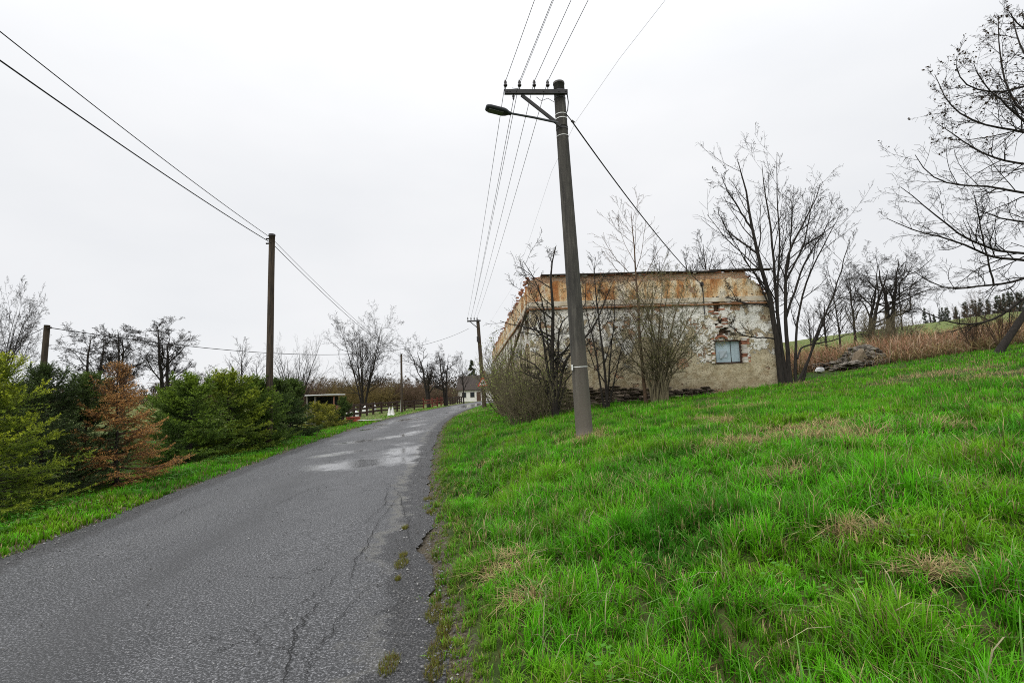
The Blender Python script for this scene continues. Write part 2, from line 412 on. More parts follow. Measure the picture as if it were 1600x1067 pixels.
# the long open cracks, as narrow dark ribbons with ragged edges just above the asphalt
mb = MB()
for pts, w in (([(430, 1100), (457, 1010), (463, 985), (472, 974), (486, 955), (501, 940)], .010), ([(540, 915), (552, 891), (556, 875), (575, 850), (590, 815), (628, 770)], .007),
               ([(395, 985), (440, 960), (500, 925), (530, 895)], .005), ([(250, 820), (285, 800), (330, 785)], .006), ([(640, 860), (636, 810), (622, 770), (600, 752)], .006), ([(500, 1000), (540, 975), (600, 960), (640, 930)], .005), ([(566, 820), (600, 790), (606, 760)], .006), ([(410, 800), (470, 770), (520, 752)], .006), ([(470, 1080), (482, 1045), (492, 1020), (520, 985), (560, 930), (600, 900)], .005)):
    W = np.array([at(px, py, EYE * 0 + 1)[:3] for px, py in pts]); W = CAM + (W - CAM) * (EYE / (EYE - W[:, 2]))[:, None]
    t = np.linspace(0, 1, 60); k = np.linspace(0, 1, len(W)); w = w * .85
    x = np.interp(t, k, W[:, 0]) + (fbm(t * 14, t * 0, 51) - .5) * .10 + (rs.rand(60) - .5) * .03; y = np.interp(t, k, W[:, 1]) + (fbm(t * 11, t * 0 + 5, 52) - .5) * .1
    ww = w * (.25 + fbm(t * 22, t * 0, 53)) * np.sin(np.pi * np.clip(t * 1.02, .02, .98)) ** .4
    z = np.full(60, .017)
    V = np.concatenate([np.stack([x - ww, y, z], 1), np.stack([x + ww, y, z], 1)])
    a = np.arange(59); mb.add(V, np.stack([a, a + 60, a + 61, a + 1], 1))
tag(mb.build('road_cracks', simple('crack_shadow', (.012, .012, .012), scale=20, bmp=0)), 'long thin open cracks running through the asphalt', kind='stuff')

# loose chippings on the road and along its edges
N = 7000
yy_ = 1.6 + 22 * rs.rand(N) ** 1.7; side = rs.rand(N)
xx_ = np.where(side < .45, road_r(yy_) + .10 - .50 * rs.rand(N) ** 1.2, np.where(side < .85, road_l(yy_) - .08 + .32 * rs.rand(N), road_l(yy_) + ROADW * rs.rand(N)))
V = []; T = []
sz = .004 + .008 * rs.rand(N) ** 2; sz = np.where(rs.rand(N) < .01, sz + .006, sz)
g = np.array([[1, 0, 0], [-1, 0, 0], [0, 1, 0], [0, -1, 0], [0, 0, 1], [0, 0, -1.]])
ft = np.array([[0, 2, 4], [2, 1, 4], [1, 3, 4], [3, 0, 4], [2, 0, 5], [1, 2, 5], [3, 1, 5], [0, 3, 5]])
V = g[None] * sz[:, None, None] * (.6 + .8 * rs.rand(N, 6, 1)) * np.array([1, 1.2, .7]) + np.stack([xx_, yy_, np.full(N, .014)], 1)[:, None]
T = (ft[None] + (np.arange(N) * 6)[:, None, None]).reshape(-1, 3)
tn = np.repeat((rs.choice([.07, .1, .16, .3], N, p=[.4, .3, .2, .1])[:, None] * np.array([1, .98, .95])), 6, 0)
tag(link('chippings', mesh_np('chippings', V.reshape(-1, 3), T=T, attrs={'tint': tn}), leafy('chipping_stone', .8, 0)), 'loose grey stone chippings scattered along the road edges', kind='stuff')

# ------------------------------------------------------------------ grass
def blades(x, y, h, w, tint, seg=2, lean=.45, z=None, droop=0.0, rng=rs):
    N = len(x); z = H(x, y) - .01 if z is None else z
    az = rng.rand(N) * 2 * math.pi; fa = az + math.pi / 2 + (rng.rand(N) - .5) * 1.2
    ld = np.stack([np.cos(az), np.sin(az), np.zeros(N)], 1); sd_ = np.stack([np.cos(fa), np.sin(fa), np.zeros(N)], 1)
    l = lean * (.15 + rng.rand(N) ** 1.3 * 1.2)
    ts = np.linspace(0, 1, seg + 1)
    base = np.stack([x, y, z], 1)
    rows = []
    for t in ts:
        up = h * (t - droop * l * t ** 3)
        rows.append(base + ld * (h * l * t * t)[:, None] + np.array([0, 0, 1.]) * up[:, None])
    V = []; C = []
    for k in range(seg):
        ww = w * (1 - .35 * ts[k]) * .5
        V += [rows[k] - sd_ * ww[:, None], rows[k] + sd_ * ww[:, None]]; s = .35 + .65 * ts[k]; C += [tint * s, tint * s]  # tint darkens towards the blade foot, painting in the shade between blades
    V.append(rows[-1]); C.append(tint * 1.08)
    V = np.stack(V, 1); C = np.stack(C, 1); n = 2 * seg + 1; o = (np.arange(N) * n)[:, None]
    T = [o + np.array([[2 * (seg - 1), 2 * (seg - 1) + 1, 2 * seg]])]
    Q = [o + np.array([[2 * k, 2 * k + 1, 2 * k + 3, 2 * k + 2]]) for k in range(seg - 1)]
    return V.reshape(-1, 3), np.concatenate(T), (np.concatenate(Q) if Q else np.zeros((0, 4), int)), C.reshape(-1, 3)
def gather(parts):
    V, T, Q, C = [], [], [], []; n = 0
    for v, t, q, c in parts: V.append(v); T.append(t + n); Q.append(q + n); C.append(c); n += len(v)
    return np.concatenate(V), np.concatenate(T), np.concatenate(Q), np.concatenate(C)

DRY = []
for px, py, r in ((1182, 694, .42), (1250, 676, .50), (1268, 684, .40), (1178, 634, .35), (1130, 666, .3), (1290, 672, .4), (1095, 640, .4), (912, 688, .42), (925, 684, .30), (903, 690, .25),
                  (1475, 672, .3), (1500, 582, .9), (1440, 588, .8), (1130, 636, .3), (780, 905, .18), (822, 948, .16), (1255, 600, .5), (1340, 845, .15), (800, 880, .12), (1330, 692, .35), (1105, 655, .3),
                  (755, 730, .15), (1560, 588, .8), (1390, 602, .5), (1230, 745, .2), (1470, 900, .15)):
    p = ground_at(px, py); DRY.append((p[0], p[1], r * .85))
def dryness(x, y):
    d = np.zeros(len(x))
    for cx, cy, r in DRY: d = np.maximum(d, np.clip(1.5 - np.hypot((x - cx) / 1.5, y - cy) / r, 0, 1))
    return d
def tuft_tint(x, y, rng, yellow=0.0):
    N = len(x)
    n1 = fbm(x * 1.1, y * 1.1, 61); n2 = fbm(x * 3.7, y * 3.7, 62)
    g = np.array([.112, .43, .010])[None] * np.clip(.72 + 1.9 * (n2[:, None] - .33), .58, 1.3) * (.7 + .6 * rng.rand(N, 1))
    yl = np.array([.22, .44, .014])[None] * (.8 + .4 * rng.rand(N, 1))
    f = np.clip((n1 - .45) * 2.2 + yellow, 0, .8)[:, None]
    c = g * (1 - f) + yl * f
    bl = np.array([.040, .20, .010])[None]; f2 = np.clip((fbm(x * .9, y * .9, 64) - .52) * 3.5, 0, .7)[:, None]
    c = c * (1 - f2) + bl * f2
    st = rng.rand(N)
    dr = np.clip(dryness(x, y), 0, 1)
    isd = st < .055 + .8 * dr + .10 * np.clip((fbm(x * .8 + 5, y * .8, 65) - .58) * 8, 0, 1)
    dc = np.array([.58, .45, .22])[None] * (.55 + .75 * rng.rand(N, 1))
    th_ = (rng.rand(N) < .10)[:, None]
    c = np.where(th_, np.array([.17, .13, .055]) * (.6 + .7 * rng.rand(N, 1)), c)
    return np.where(isd[:, None], dc, c), isd, dr
def band_front(x): return 25.3 + .16 * (x - 12) - 2.2 * smooth(15.5, 19, x)      # where the lawn ends on the right
parts_r, parts_l = [], []
rings = [(.5, 3.0, 6500, 3), (3.0, 5, 4200, 3), (5, 8, 2300, 2), (8, 12, 1250, 2), (12, 18, 640, 1), (18, 27, 240, 1), (27, 38, 120, 1), (38, 75, 17, 1)]
for d0, d1, rho, seg in rings:
    wa = 1.35 if d1 <= 8 else 1.085; A_ = wa * (d1 * d1 - d0 * d0); N = int(A_ * rho)
    r = np.sqrt(d0 * d0 + (d1 * d1 - d0 * d0) * rs.rand(N)); a = (rs.rand(N) * 2 - 1) * wa
    x = r * np.sin(a); y = r * np.cos(a)
    # pull blades together into tufts
    tx = np.floor(x / .16) * .16 + .16 * _hash(np.floor(x / .16).astype(np.int64), np.floor(y / .16).astype(np.int64), 7)
    ty = np.floor(y / .16) * .16 + .16 * _hash(np.floor(x / .16).astype(np.int64), np.floor(y / .16).astype(np.int64), 8)
    pull = .6 * (rs.rand(N) ** .7) * (d0 < 14)
    x = x + (tx - x) * pull; y = y + (ty - y) * pull
    s = x - road_r(y); qq = -s - ROADW
    u, v = b_local(x, y)
    inb = (u > -.15) & (u < BL + .2) & (v > -.1) & (v < BD)
    # right side lawn
    edge = fbm(y * 1.3, y * 0, 71) * .3 + (fbm(y * 6, x * 4, 72) - .5) * .3 - .20 + rs.rand(N) ** 3 * .25
    band = (x > 11.5) & (y > band_front(x) + (fbm(x * .8, y * .8, 73) - .5) * 1.5)
    bare = fbm(x * 1.6, y * 1.6, 77) + .25 * rs.rand(N)
    k = (s > edge) & ~inb & ~(band & (rs.rand(N) < .85)) & (bare > .22)
    k &= ~((y > 23.4) & (y < 27) & (x > 13.0) & (x < 17.6) & (np.abs(y - 25.0 - .15 * (x - 13)) < 1.0))
    x1, y1, s1 = x[k], y[k], s[k]; n = len(x1)
    dd = r[k]
    c1, isd, dr = tuft_tint(x1, y1, rs)
    tuf = fbm(x1 * 2.3, y1 * 2.3, 74)
    h = (.085 + .25 * tuf ** 2.0 * 1.5) * (.55 + .75 * rs.rand(n)) * (.35 + .65 * smooth(.05, .8, s1)) * (1 - .25 * smooth(6, 16, dd))
    h = np.where(isd & (dr > .2), h * 1.1, h)
    ed = np.clip(1 - s1 / .55, 0, 1)[:, None] * .8 * (rs.rand(n, 1) < .75)
    c1 = c1 * (1 - ed) + np.array([.22, .21, .05]) * ed
    w = (.0030 + .0010 * dd) * (.7 + .6 * rs.rand(n))
    lean = np.where(dr > .3, 1.5, .75)
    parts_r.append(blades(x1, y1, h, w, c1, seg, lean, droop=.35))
    # verge on the left
    k = (qq > -.05 + (edge + .12) * .8) & (y > 3) & (qq < 9) & (rs.rand(N) < .35 + .65 * (qq < 3))
    x1, y1 = x[k], y[k]; n = len(x1); dd = r[k]
    c1, isd, dr = tuft_tint(x1, y1, rs, .12)
    c1 = c1 * (1 - .4 * smooth(1.6, 3.2, qq[k])[:, None]) + np.array([.10, .085, .035]) * .4 * smooth(1.6, 3.2, qq[k])[:, None]
    h = (.05 + .11 * fbm(x1 * 2, y1 * 2, 75)) * (.5 + .8 * rs.rand(n))
    parts_l.append(blades(x1, y1, h, (.0032 + .0014 * dd) * (.7 + .6 * rs.rand(n)), c1, min(seg, 2), .6, droop=.3))
V, T, Q, C = gather(parts_r)
gm = leafy('grass_blade', .5, .40, .14)
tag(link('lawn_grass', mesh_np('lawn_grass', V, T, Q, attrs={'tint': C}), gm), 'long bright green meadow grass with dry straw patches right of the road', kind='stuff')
V, T, Q, C = gather(parts_l)
tag(link('verge_grass', mesh_np('verge_grass', V, T, Q, attrs={'tint': C}), gm), 'short green grass verge between the road and the spruces', kind='stuff')
# long pale blades hanging out of the tussocks, and dry bent stalks
N = 3800
r = 1.6 + 9 * rs.rand(N) ** 1.2; a = rs.rand(N) * 1.05 - .15
x = r * np.sin(a); y = r * np.cos(a); k = (x - road_r(y) > .5) & (fbm(x * 2.3, y * 2.3, 74) > .42); x, y = x[k], y[k]
c1 = np.array([.16, .33, .07]) * (.8 + .6 * rs.rand(len(x), 1)); pale = rs.rand(len(x)) < .3; c1[pale] = np.array([.50, .44, .27]) * (.7 + .5 * rs.rand(pale.sum(), 1))
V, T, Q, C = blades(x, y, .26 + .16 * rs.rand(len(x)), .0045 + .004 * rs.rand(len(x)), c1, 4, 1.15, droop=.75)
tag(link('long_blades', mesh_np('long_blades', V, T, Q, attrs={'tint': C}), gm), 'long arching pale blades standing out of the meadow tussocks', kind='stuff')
# moss and grass tufts on the asphalt edge
pt = []
for px, py, rr in ((627, 882, .085), (630, 868, .05), (608, 1040, .075), (633, 825, .05), (622, 905, .03), (680, 960, .09), (688, 1015, .10), (692, 985, .06), (668, 780, .08), (672, 800, .07), (678, 1050, .07)):
    w_ = at(px, py, 1); w_ = CAM + (w_ - CAM) * (EYE / (EYE - w_[2])); n = int(420 * rr / .08)
    rr2 = rr * np.sqrt(rs.rand(n)); aa = rs.rand(n) * 6.283
    x = w_[0] + rr2 * np.cos(aa) * .8; y = w_[1] + rr2 * np.sin(aa) * 1.8
    c1 = np.array([.20, .21, .035]) * (.6 + .8 * rs.rand(n, 1)); rd = rs.rand(n) < .2; c1[rd] = np.array([.22, .13, .05])
    pt.append(blades(x, y, .015 + .03 * rs.rand(n), np.full(n, .004), c1, 1, .9, z=np.full(n, .0)))
V, T, Q, C = gather(pt)
tag(link('moss_tufts', mesh_np('moss_tufts', V, T, Q, attrs={'tint': C}), gm), 'small yellow green moss tufts growing on the asphalt edge', kind='stuff')
# broad leaved weeds in the meadow and on the left verge
def weeds(x, y, size, tint, per=7):
    N = len(x); z = H(x, y); V = []; Qs = []; C = []
    P = []; 
    az = rs.rand(N, per) * 6.283; rr = size[:, None] * (.4 + .8 * rs.rand(N, per)); el = .05 + .13 * rs.rand(N, per)
    cx = x[:, None] + rr * np.cos(az); cy = y[:, None] + rr * np.sin(az); cz = z[:, None] + el
    d = np.stack([np.cos(az), np.sin(az), .25 * (rs.rand(N, per) - .2)], -1); sd_ = np.stack([-np.sin(az), np.cos(az), (rs.rand(N, per) - .5) * .5], -1)
    ls = size[:, None, None] * .75 * (.6 + .6 * rs.rand(N, per, 1)); c = np.stack([cx, cy, cz], -1)
    V = np.stack([c - d * ls * .5, c + sd_ * ls * .36, c + d * ls * .6, c - sd_ * ls * .36], 2).reshape(-1, 3)
    Q = np.arange(len(V)).reshape(-1, 4); C = np.repeat((tint * (.7 + .6 * rs.rand(N, 1)))[:, None, :], per * 4, 1).reshape(-1, 3)
    return V, np.zeros((0, 3), int), Q, C
N = 420; r = 2.2 + 10 * rs.rand(N); a = rs.rand(N) * .95 - .1; x = r * np.sin(a); y = r * np.cos(a); k = x - road_r(y) > .6; x, y = x[k], y[k]
k2 = fbm(x * .9, y * .9, 81) > .5; x, y = x[k2], y[k2]
w1 = weeds(x, y, .03 + .03 * rs.rand(len(x)), np.array([.10, .27, .03]))
N = 700; y = 7 + 16 * rs.rand(N); x = road_l(y) - .5 - 1.4 * rs.rand(N); k = fbm(x * .9, y * .9, 82) > .42; x, y = x[k], y[k]
w2 = weeds(x, y, .05 + .04 * rs.rand(len(x)), np.array([.09, .25, .035]))
V, T, Q, C = gather([w1, w2])
tag(link('weed_leaves', mesh_np('weed_leaves', V, T, Q, attrs={'tint': C}), gm), 'broad light green weed leaves among the grass', kind='stuff')

# ------------------------------------------------------------------ ruined building
def seg_top(a, rng_seed, base, amp, step):
    return base + (vnoise(a / step, a * 0, rng_seed) - .5) * 2 * amp + (vnoise(a / (step * .3), a * 0 + 3, rng_seed + 1) - .5) * amp
m, nt, b, oc = new_mat('peeling_plaster')
sx = nt.nodes.new('ShaderNodeSeparateXYZ'); nt.links.new(oc, sx.inputs[0])
hx = mth(nt, 'ADD', sx.outputs[0], sx.outputs[1]); zc = sx.outputs[2]
cb = nt.nodes.new('ShaderNodeCombineXYZ'); nt.links.new(hx, cb.inputs[0]); nt.links.new(zc, cb.inputs[1])
fl = cb.outputs[0]
nA = noise(nt, fl, .8, 6, .62); nB = noise(nt, fl, 3.2, 6, .65); nC = noise(nt, fl, 16, 5, .7)
nS = noise(nt, fl, 1.0, 7, .66, (2.1, .6, 1)); nP = noise(nt, fl, 1.7, 7, .68, dist=.6)
zz = mth(nt, 'ADD', zc, mth(nt, 'MULTIPLY_ADD', nA, 2.4, -1.2))
low = ramp(nt, nB, [(.3, (.33, .26, .15)), (.55, (.45, .385, .255)), (.75, (.58, .51, .36))])
white = ramp(nt, nB, [(.3, (.50, .45, .35)), (.48, (.78, .755, .68)), (.75, (.86, .84, .79))])
och = ramp(nt, nS, [(.38, (.40, .17, .06)), (.48, (.58, .37, .18)), (.56, (.72, .60, .41)), (.66, (.80, .74, .62))])
nK = noise(nt, fl, 1.15, 8, .68, dist=.4)
cov = ramp(nt, mth(nt, 'ADD', mth(nt, 'MULTIPLY', nK, 1.0), mth(nt, 'MULTIPLY_ADD', zc, .14, -.50)), [(.47, 0.0), (.485, 1.0)])
under = mix(nt, ramp(nt, nB, [(.42, 0.0), (.5, 1.0)]), (.40, .32, .20), (.52, .45, .31))
c = mix(nt, cov, mix(nt, ramp(nt, nA, [(.45, 0.0), (.55, 1.0)]), low, under), white)
isl = mth(nt, 'MULTIPLY', ramp(nt, nP, [(.545, 0.0), (.56, 1.0)]), cov)
c = mix(nt, isl, c, mix(nt, ramp(nt, nB, [(.4, 0.0), (.6, 1.0)]), (.34, .28, .19), (.50, .42, .28)))
top_m = ramp(nt, mth(nt, 'DIVIDE', mth(nt, 'ADD', zc, mth(nt, 'MULTIPLY_ADD', nC, .12, -.06)), 8.0), [(.662, 0.0), (.668, 1.0)])
c = mix(nt, top_m, c, och)
# brickwork laid bare
bt = nn(nt, 'ShaderNodeTexBrick', Scale=1.0); bt.inputs['Color1'].default_value = (.34, .12, .055, 1); bt.inputs['Color2'].default_value = (.46, .20, .09, 1); bt.inputs['Mortar'].default_value = (.36, .31, .24, 1)
bt.inputs['Brick Width'].default_value = .27; bt.inputs['Row Height'].default_value = .085; bt.inputs['Mortar Size'].default_value = .012; nt.links.new(fl, bt.inputs['Vector'])
up = mth(nt, 'MULTIPLY_ADD', zc, 1.0, -6.06)
bm_ = mth(nt, 'ADD', mth(nt, 'MULTIPLY', mth(nt, 'MAXIMUM', up, 0.0), 1.1), mth(nt, 'MULTIPLY_ADD', noise(nt, fl, 1.3, 6, .6), 1.0, -.5))
bmask = ramp(nt, bm_, [(.10, 0.0), (.12, 1.0)])
ulow = ramp(nt, mth(nt, 'ADD', mth(nt, 'MULTIPLY', hx, .2), mth(nt, 'MULTIPLY_ADD', nP, 1.6, -.8)), [(.02, .9), (.15, 0.0)])   # red stained corner
ulow = mth(nt, 'MULTIPLY', ulow, top_m)
c = mix(nt, mth(nt, 'MULTIPLY', ulow, .7), c, (.30, .085, .03))
c = mix(nt, bmask, c, mix(nt, .35, bt.outputs['Color'], (.50, .40, .27)))
# grime: fine pits and dark runs
c = mix(nt, mth(nt, 'MULTIPLY', ramp(nt, nC, [(.40, 1.0), (.45, 0.0)]), .75), c, (.12, .09, .06))
run = mth(nt, 'MULTIPLY', ramp(nt, noise(nt, fl, 2.4, 5, .7, (3, .2, 1)), [(.56, 0.0), (.70, 1.0)]), .4)
c = mix(nt, run, c, (.20, .15, .09))
c = mix(nt, ramp(nt, mth(nt, 'DIVIDE', mth(nt, 'ADD', zc, mth(nt, 'MULTIPLY_ADD', nB, 1.6, -.8)), 8.0), [(.14, .65), (.27, 0.0)]), c, (.20, .15, .09))
c = mix(nt, ramp(nt, mth(nt, 'ADD', mth(nt, 'DIVIDE', zc, 8.0), mth(nt, 'MULTIPLY_ADD', nA, .12, -.06)), [(.60, 0.0), (.63, .45), (.64, 0.0)]), c, (.30, .20, .10))
nt.links.new(c, b.inputs['Base Color']); b.inputs['Roughness'].default_value = .92; b.inputs['Specular IOR Level'].default_value = .1
bh = mth(nt, 'ADD', mth(nt, 'MULTIPLY', bmask, -1.0), mth(nt, 'ADD', mth(nt, 'MULTIPLY', nC, .5), mth(nt, 'MULTIPLY', mth(nt, 'SUBTRACT', cov, isl), .7)))
bh = mth(nt, 'ADD', bh, mth(nt, 'MULTIPLY', mth(nt, 'MULTIPLY', bt.outputs['Fac'], bmask), -.5))
bump(nt, b, bh, 1.0, .05)
M_PL = m
m, nt, b, oc = new_mat('raw_brickwork')
sx = nt.nodes.new('ShaderNodeSeparateXYZ'); nt.links.new(oc, sx.inputs[0]); cb = nt.nodes.new('ShaderNodeCombineXYZ')
nt.links.new(mth(nt, 'ADD', sx.outputs[0], sx.outputs[1]), cb.inputs[0]); nt.links.new(sx.outputs[2], cb.inputs[1])
bt = nn(nt, 'ShaderNodeTexBrick', Scale=1.0); bt.inputs['Color1'].default_value = (.26, .095, .045, 1); bt.inputs['Color2'].default_value = (.36, .16, .08, 1); bt.inputs['Mortar'].default_value = (.24, .2, .15, 1)
bt.inputs['Brick Width'].default_value = .27; bt.inputs['Row Height'].default_value = .085; bt.inputs['Mortar Size'].default_value = .014; nt.links.new(cb.outputs[0], bt.inputs['Vector'])
nt.links.new(mix(nt, ramp(nt, noise(nt, cb.outputs[0], 2, 5, .6), [(.45, 0.0), (.6, .7)]), bt.outputs['Color'], (.14, .11, .08)), b.inputs['Base Color'])
b.inputs['Roughness'].default_value = .95; bump(nt, b, mth(nt, 'MULTIPLY', bt.outputs['Fac'], -1.0), .8, .02)
M_BR = m
M_RED = simple('red_brick', (.36, .15, .085), (.21, .09, .055), 6, .9, .5, rnd=.35)
M_WHB = simple('whitewashed_brick', (.66, .63, .57), (.45, .38, .30), 7, .9, .5, rnd=.15)
M_STN = simple('foundation_stone', (.16, .125, .095), (.05, .038, .028), 3, .95, .8, rnd=.4, dist=.03)
M_DKW = simple('tarred_wood', (.05, .04, .032), (.02, .018, .016), 6, .9, .6, stretch=(.4, 6, 6))

bld = empty('ruined_building', (B0[0], B0[1], 0), 'long roofless ruined barn with peeling white and ochre plaster above the green bank', 'ruin', rz=BTH)

def wall(name, L, ztop, zbot, step, thick, fr, holes=(), relief=.03, mat=M_PL, seed=1, tri_edge=.35):
    """a plastered leaf of wall: a grid with real openings and a ragged top; fr maps (a, depth, z) to local xyz"""
    na = int(round(L / step)); nz_ = int(round((7.2 - zbot) / step))
    aa = np.linspace(0, L, na + 1); za = np.linspace(zbot, 7.2, nz_ + 1)
    ac = (aa[1:] + aa[:-1]) / 2; zc_ = (za[1:] + za[:-1]) / 2
    top = ztop(ac)
    ex = zc_[None, :] < top[:, None]
    for hfun in holes: ex &= ~hfun(ac[:, None] + 0 * zc_[None], zc_[None] + 0 * ac[:, None])
    AA, ZZ = np.meshgrid(aa, za, indexing='ij')
    jit = (np.random.RandomState(seed).rand(2, na + 1, nz_ + 1) - .5) * step * .35
    rel = (fbm(AA * 1.2, ZZ * 1.2, seed + 90, 4) - .5) * relief * 2 + (fbm(AA * 5, ZZ * 5, seed + 95, 2) - .5) * relief
    jit[0][[0, -1], :] = 0
    Fv = fr(AA + jit[0], rel, ZZ + jit[1]); Bv = fr(AA, rel * 0 + thick, ZZ)
    V = np.concatenate([Fv.reshape(-1, 3), Bv.reshape(-1, 3)]); nzv = nz_ + 1; off = (na + 1) * nzv
    idx = lambda i, j: i * nzv + j
    Q = []
    for i in range(na):
        for j in range(nz_):
            if not ex[i, j]: continue
            a, b_, c_, d_ = idx(i, j), idx(i + 1, j), idx(i + 1, j + 1), idx(i, j + 1)
            Q.append((a, b_, c_, d_)); Q.append((d_ + off, c_ + off, b_ + off, a + off))
            if j == 0 or not ex[i, j - 1]: Q.append((b_, a, a + off, b_ + off))
            if j == nz_ - 1 or not ex[i, j + 1]: Q.append((d_, c_, c_ + off, d_ + off))
            if i == 0 or not ex[i - 1, j]: Q.append((a, d_, d_ + off, a + off))
            if i == na - 1 or not ex[i + 1, j]: Q.append((c_, b_, b_ + off, c_ + off))
    Q = np.array(Q)
    used = np.unique(Q); remap = np.zeros(len(V), int); remap[used] = np.arange(len(used))
    return link(name, mesh_np(name, V[used], Q=remap[Q]), mat, bld)

def rect(u0, u1, z0, z1, rag=0.0, s=0):
    def f(a, z):
        r = (fbm(a * 6, z * 6, 120 + s, 2) - .5) * rag
        return (a > u0 + r) & (a < u1 + r) & (z > z0 + r) & (z < z1 + r)
    return f
def pxrect(x0, y0, x1, y1, rag=0.0, s=0):
    a, b_ = front_px(x0, y1), front_px(x1, y0)
    return rect(a[0], b_[0], a[1], b_[1], rag, s)
wu0, wz0 = front_px(1119, 567); wu1, wz1 = front_px(1156, 531)
FH = [rect(wu0, wu1 + .28, wz0 - .03, wz1), pxrect(1112, 463, 1125, 473, .15, 1), pxrect(1115, 472, 1124, 489, .15, 2), pxrect(1119, 497, 1131, 508, .3, 3), pxrect(1122, 511, 1139, 524, .3, 4)]
def top_front(a):
    t = seg_top(a, 140, BTOP - .02, .035, .5)
    t = np.where(a < .6, t - .22 * (1 - a / .6), t)
    e = np.clip((a - (BL - 1.15)) / 1.15, 0, 1)
    return t - np.where(a > BL - 1.15, .12 + 1.15 * e ** 1.5 + .12 * vnoise(a * 9, a * 0, 3), 0)
wall('front_wall', BL, top_front, .3, .075, .22, lambda a, d, z: np.stack([a, d, z], -1), FH, .03, seed=1)
def left_holes(a, z):
    k = ((a + 1.1) % 3.05); return (k > .25 + 2.8 - 1.1) & (z > 2.3 + .1 * np.sin(a * 9)) & (z < 4.75) & (a < 38)
wall('side_wall', BD, lambda a: seg_top(a, 150, BTOP - .08, .14, 1.3) - .2 * (a < .5) - .25 * (vnoise(a / 2.7, a * 0, 9) > .72), .0, .16, .24, lambda a, d, z: np.stack([d, BD - a + .0, z], -1) if False else np.stack([d, a, z], -1), [left_holes], .05, seed=2)
wall('brick_core', BL - .5, lambda a: top_front(a + .25) - .12, .3, .25, .2, lambda a, d, z: np.stack([a + .25, d * 0 + .26 + (d > .1) * .2, z], -1), (), 0, M_BR, 3)
wall('side_brick_core', BD - .6, lambda a: np.full(a.shape, BTOP - .45), .0, .4, .2, lambda a, d, z: np.stack([d * 0 + .28 + (d > .1) * .22, a + .5, z], -1), (), 0, M_BR, 4)
wall('gable_side_wall', BD - .3, lambda a: seg_top(a, 160, BTOP - .9, .3, 1.5), .6, .3, .4, lambda a, d, z: np.stack([BL - d, a + .28, z], -1), (), .04, M_PL, 5)
wall('back_wall', BL - .9, lambda a: seg_top(a, 170, BTOP - .2, .2, 1.0), .0, .3, .4, lambda a, d, z: np.stack([a + .45, BD - d, z], -1), (), .04, M_PL, 6)
# string course: a white band over a thin rust coloured lip, on the front and round the corner
M_BAND = simple('band_plaster', (.62, .58, .49), (.45, .36, .24), 3, .9, .5); M_LIP = simple('rusty_lip', (.30, .15, .065), (.20, .085, .04), 5, .9, .4)
def strip(name, segs, z0, z1, proud, mat):
    mb = MB()
    for s0, s1, side in segs:
        n = max(2, int((s1 - s0) / .35)); a = np.linspace(s0, s1, n)
        p = proud * (.75 + .5 * vnoise(a * 3, a * 0, 5)); za = z0 + (vnoise(a * 2, a * 0, 6) - .5) * .02; zb = z1 + (vnoise(a * 2.7, a * 0, 7) - .5) * .03
        pts = [(-p, za), (-p, zb), (0 * a + .06, zb + .02), (0 * a + .06, za - .01)]
        V = np.concatenate([np.stack([a, d, z], 1) if side == 'f' else np.stack([d, a, z], 1) for d, z in pts])
        i = np.arange(n - 1); Q = np.concatenate([np.stack([k * n + i, k * n + i + 1, ((k + 1) % 4) * n + i + 1, ((k + 1) % 4) * n + i], 1) for k in range(4)])
        e = [[0, n, 2 * n, 3 * n], [n - 1, 4 * n - 1, 3 * n - 1, 2 * n - 1]]
        mb.add(V, np.concatenate([Q, e]))
    return mb.build(name, mat, bld)
strip('string_course', [(-.02, BL - .02, 'f')], 5.16, 5.36, .045, M_BAND)
strip('string_course_lip', [(-.05, BL, 'f')], 5.02, 5.08, .085, M_LIP)
strip('string_course', [(.1, 13.0, 'l'), (13.9, 26, 'l'), (27, 39.8, 'l')], 5.10, 5.34, .06, M_BAND)
strip('string_course_lip', [(.1, 17, 'l'), (17.6, 39.8, 'l')], 5.0, 5.06, .09, M_LIP)
# dark wall plate boards left along the top
for u0, u1, zz_, tl in ((.55, 3.1, 6.50, .0), (3.14, 5.6, 6.51, .01), (5.65, 8.3, 6.50, -.01), (8.0, 10.85, 6.55, .0)):
    MB().box(((u0 + u1) / 2, .05, zz_), (u1 - u0, .34, .055), np.array([[math.cos(tl), 0, -math.sin(tl)], [0, 1, 0], [math.sin(tl), 0, math.cos(tl)]]), .012).build('wall_plate_board', M_DKW, bld)
# shutter of sheet metal: two sheets, a lintel and a thin frame
M_SH = simple('weathered_blue_sheet', (.46, .56, .61), (.28, .36, .39), 2.2, .55, .25, spec=.4, rnd=.08)
us = wu0 + (wu1 - wu0) * .66
sheet = MB().box(((wu0 + us) / 2, .14, (wz0 + wz1) / 2), (us - wu0 - .03, .02, wz1 - wz0 - .05), jit=.012).build('shutter_sheet', M_SH, bld)
MB().box(((us + wu1) / 2 + .01, .12, (wz0 + wz1) / 2 - .01), (wu1 - us - .01, .02, wz1 - wz0 - .07), jit=.012).build('shutter_sheet', M_SH, bld)
MB().box((wu0 + .36 * (wu1 - wu0), .122, (wz0 + wz1) / 2 - .1), (.34, .012, .34), None, .1).build('patch_sheet', simple('pale_sheet', (.42, .47, .5), (.34, .4, .44), 3, .5, .2), bld)
M_RUST = simple('rusty_steel', (.10, .055, .035), (.035, .025, .02), 8, .8, .4)
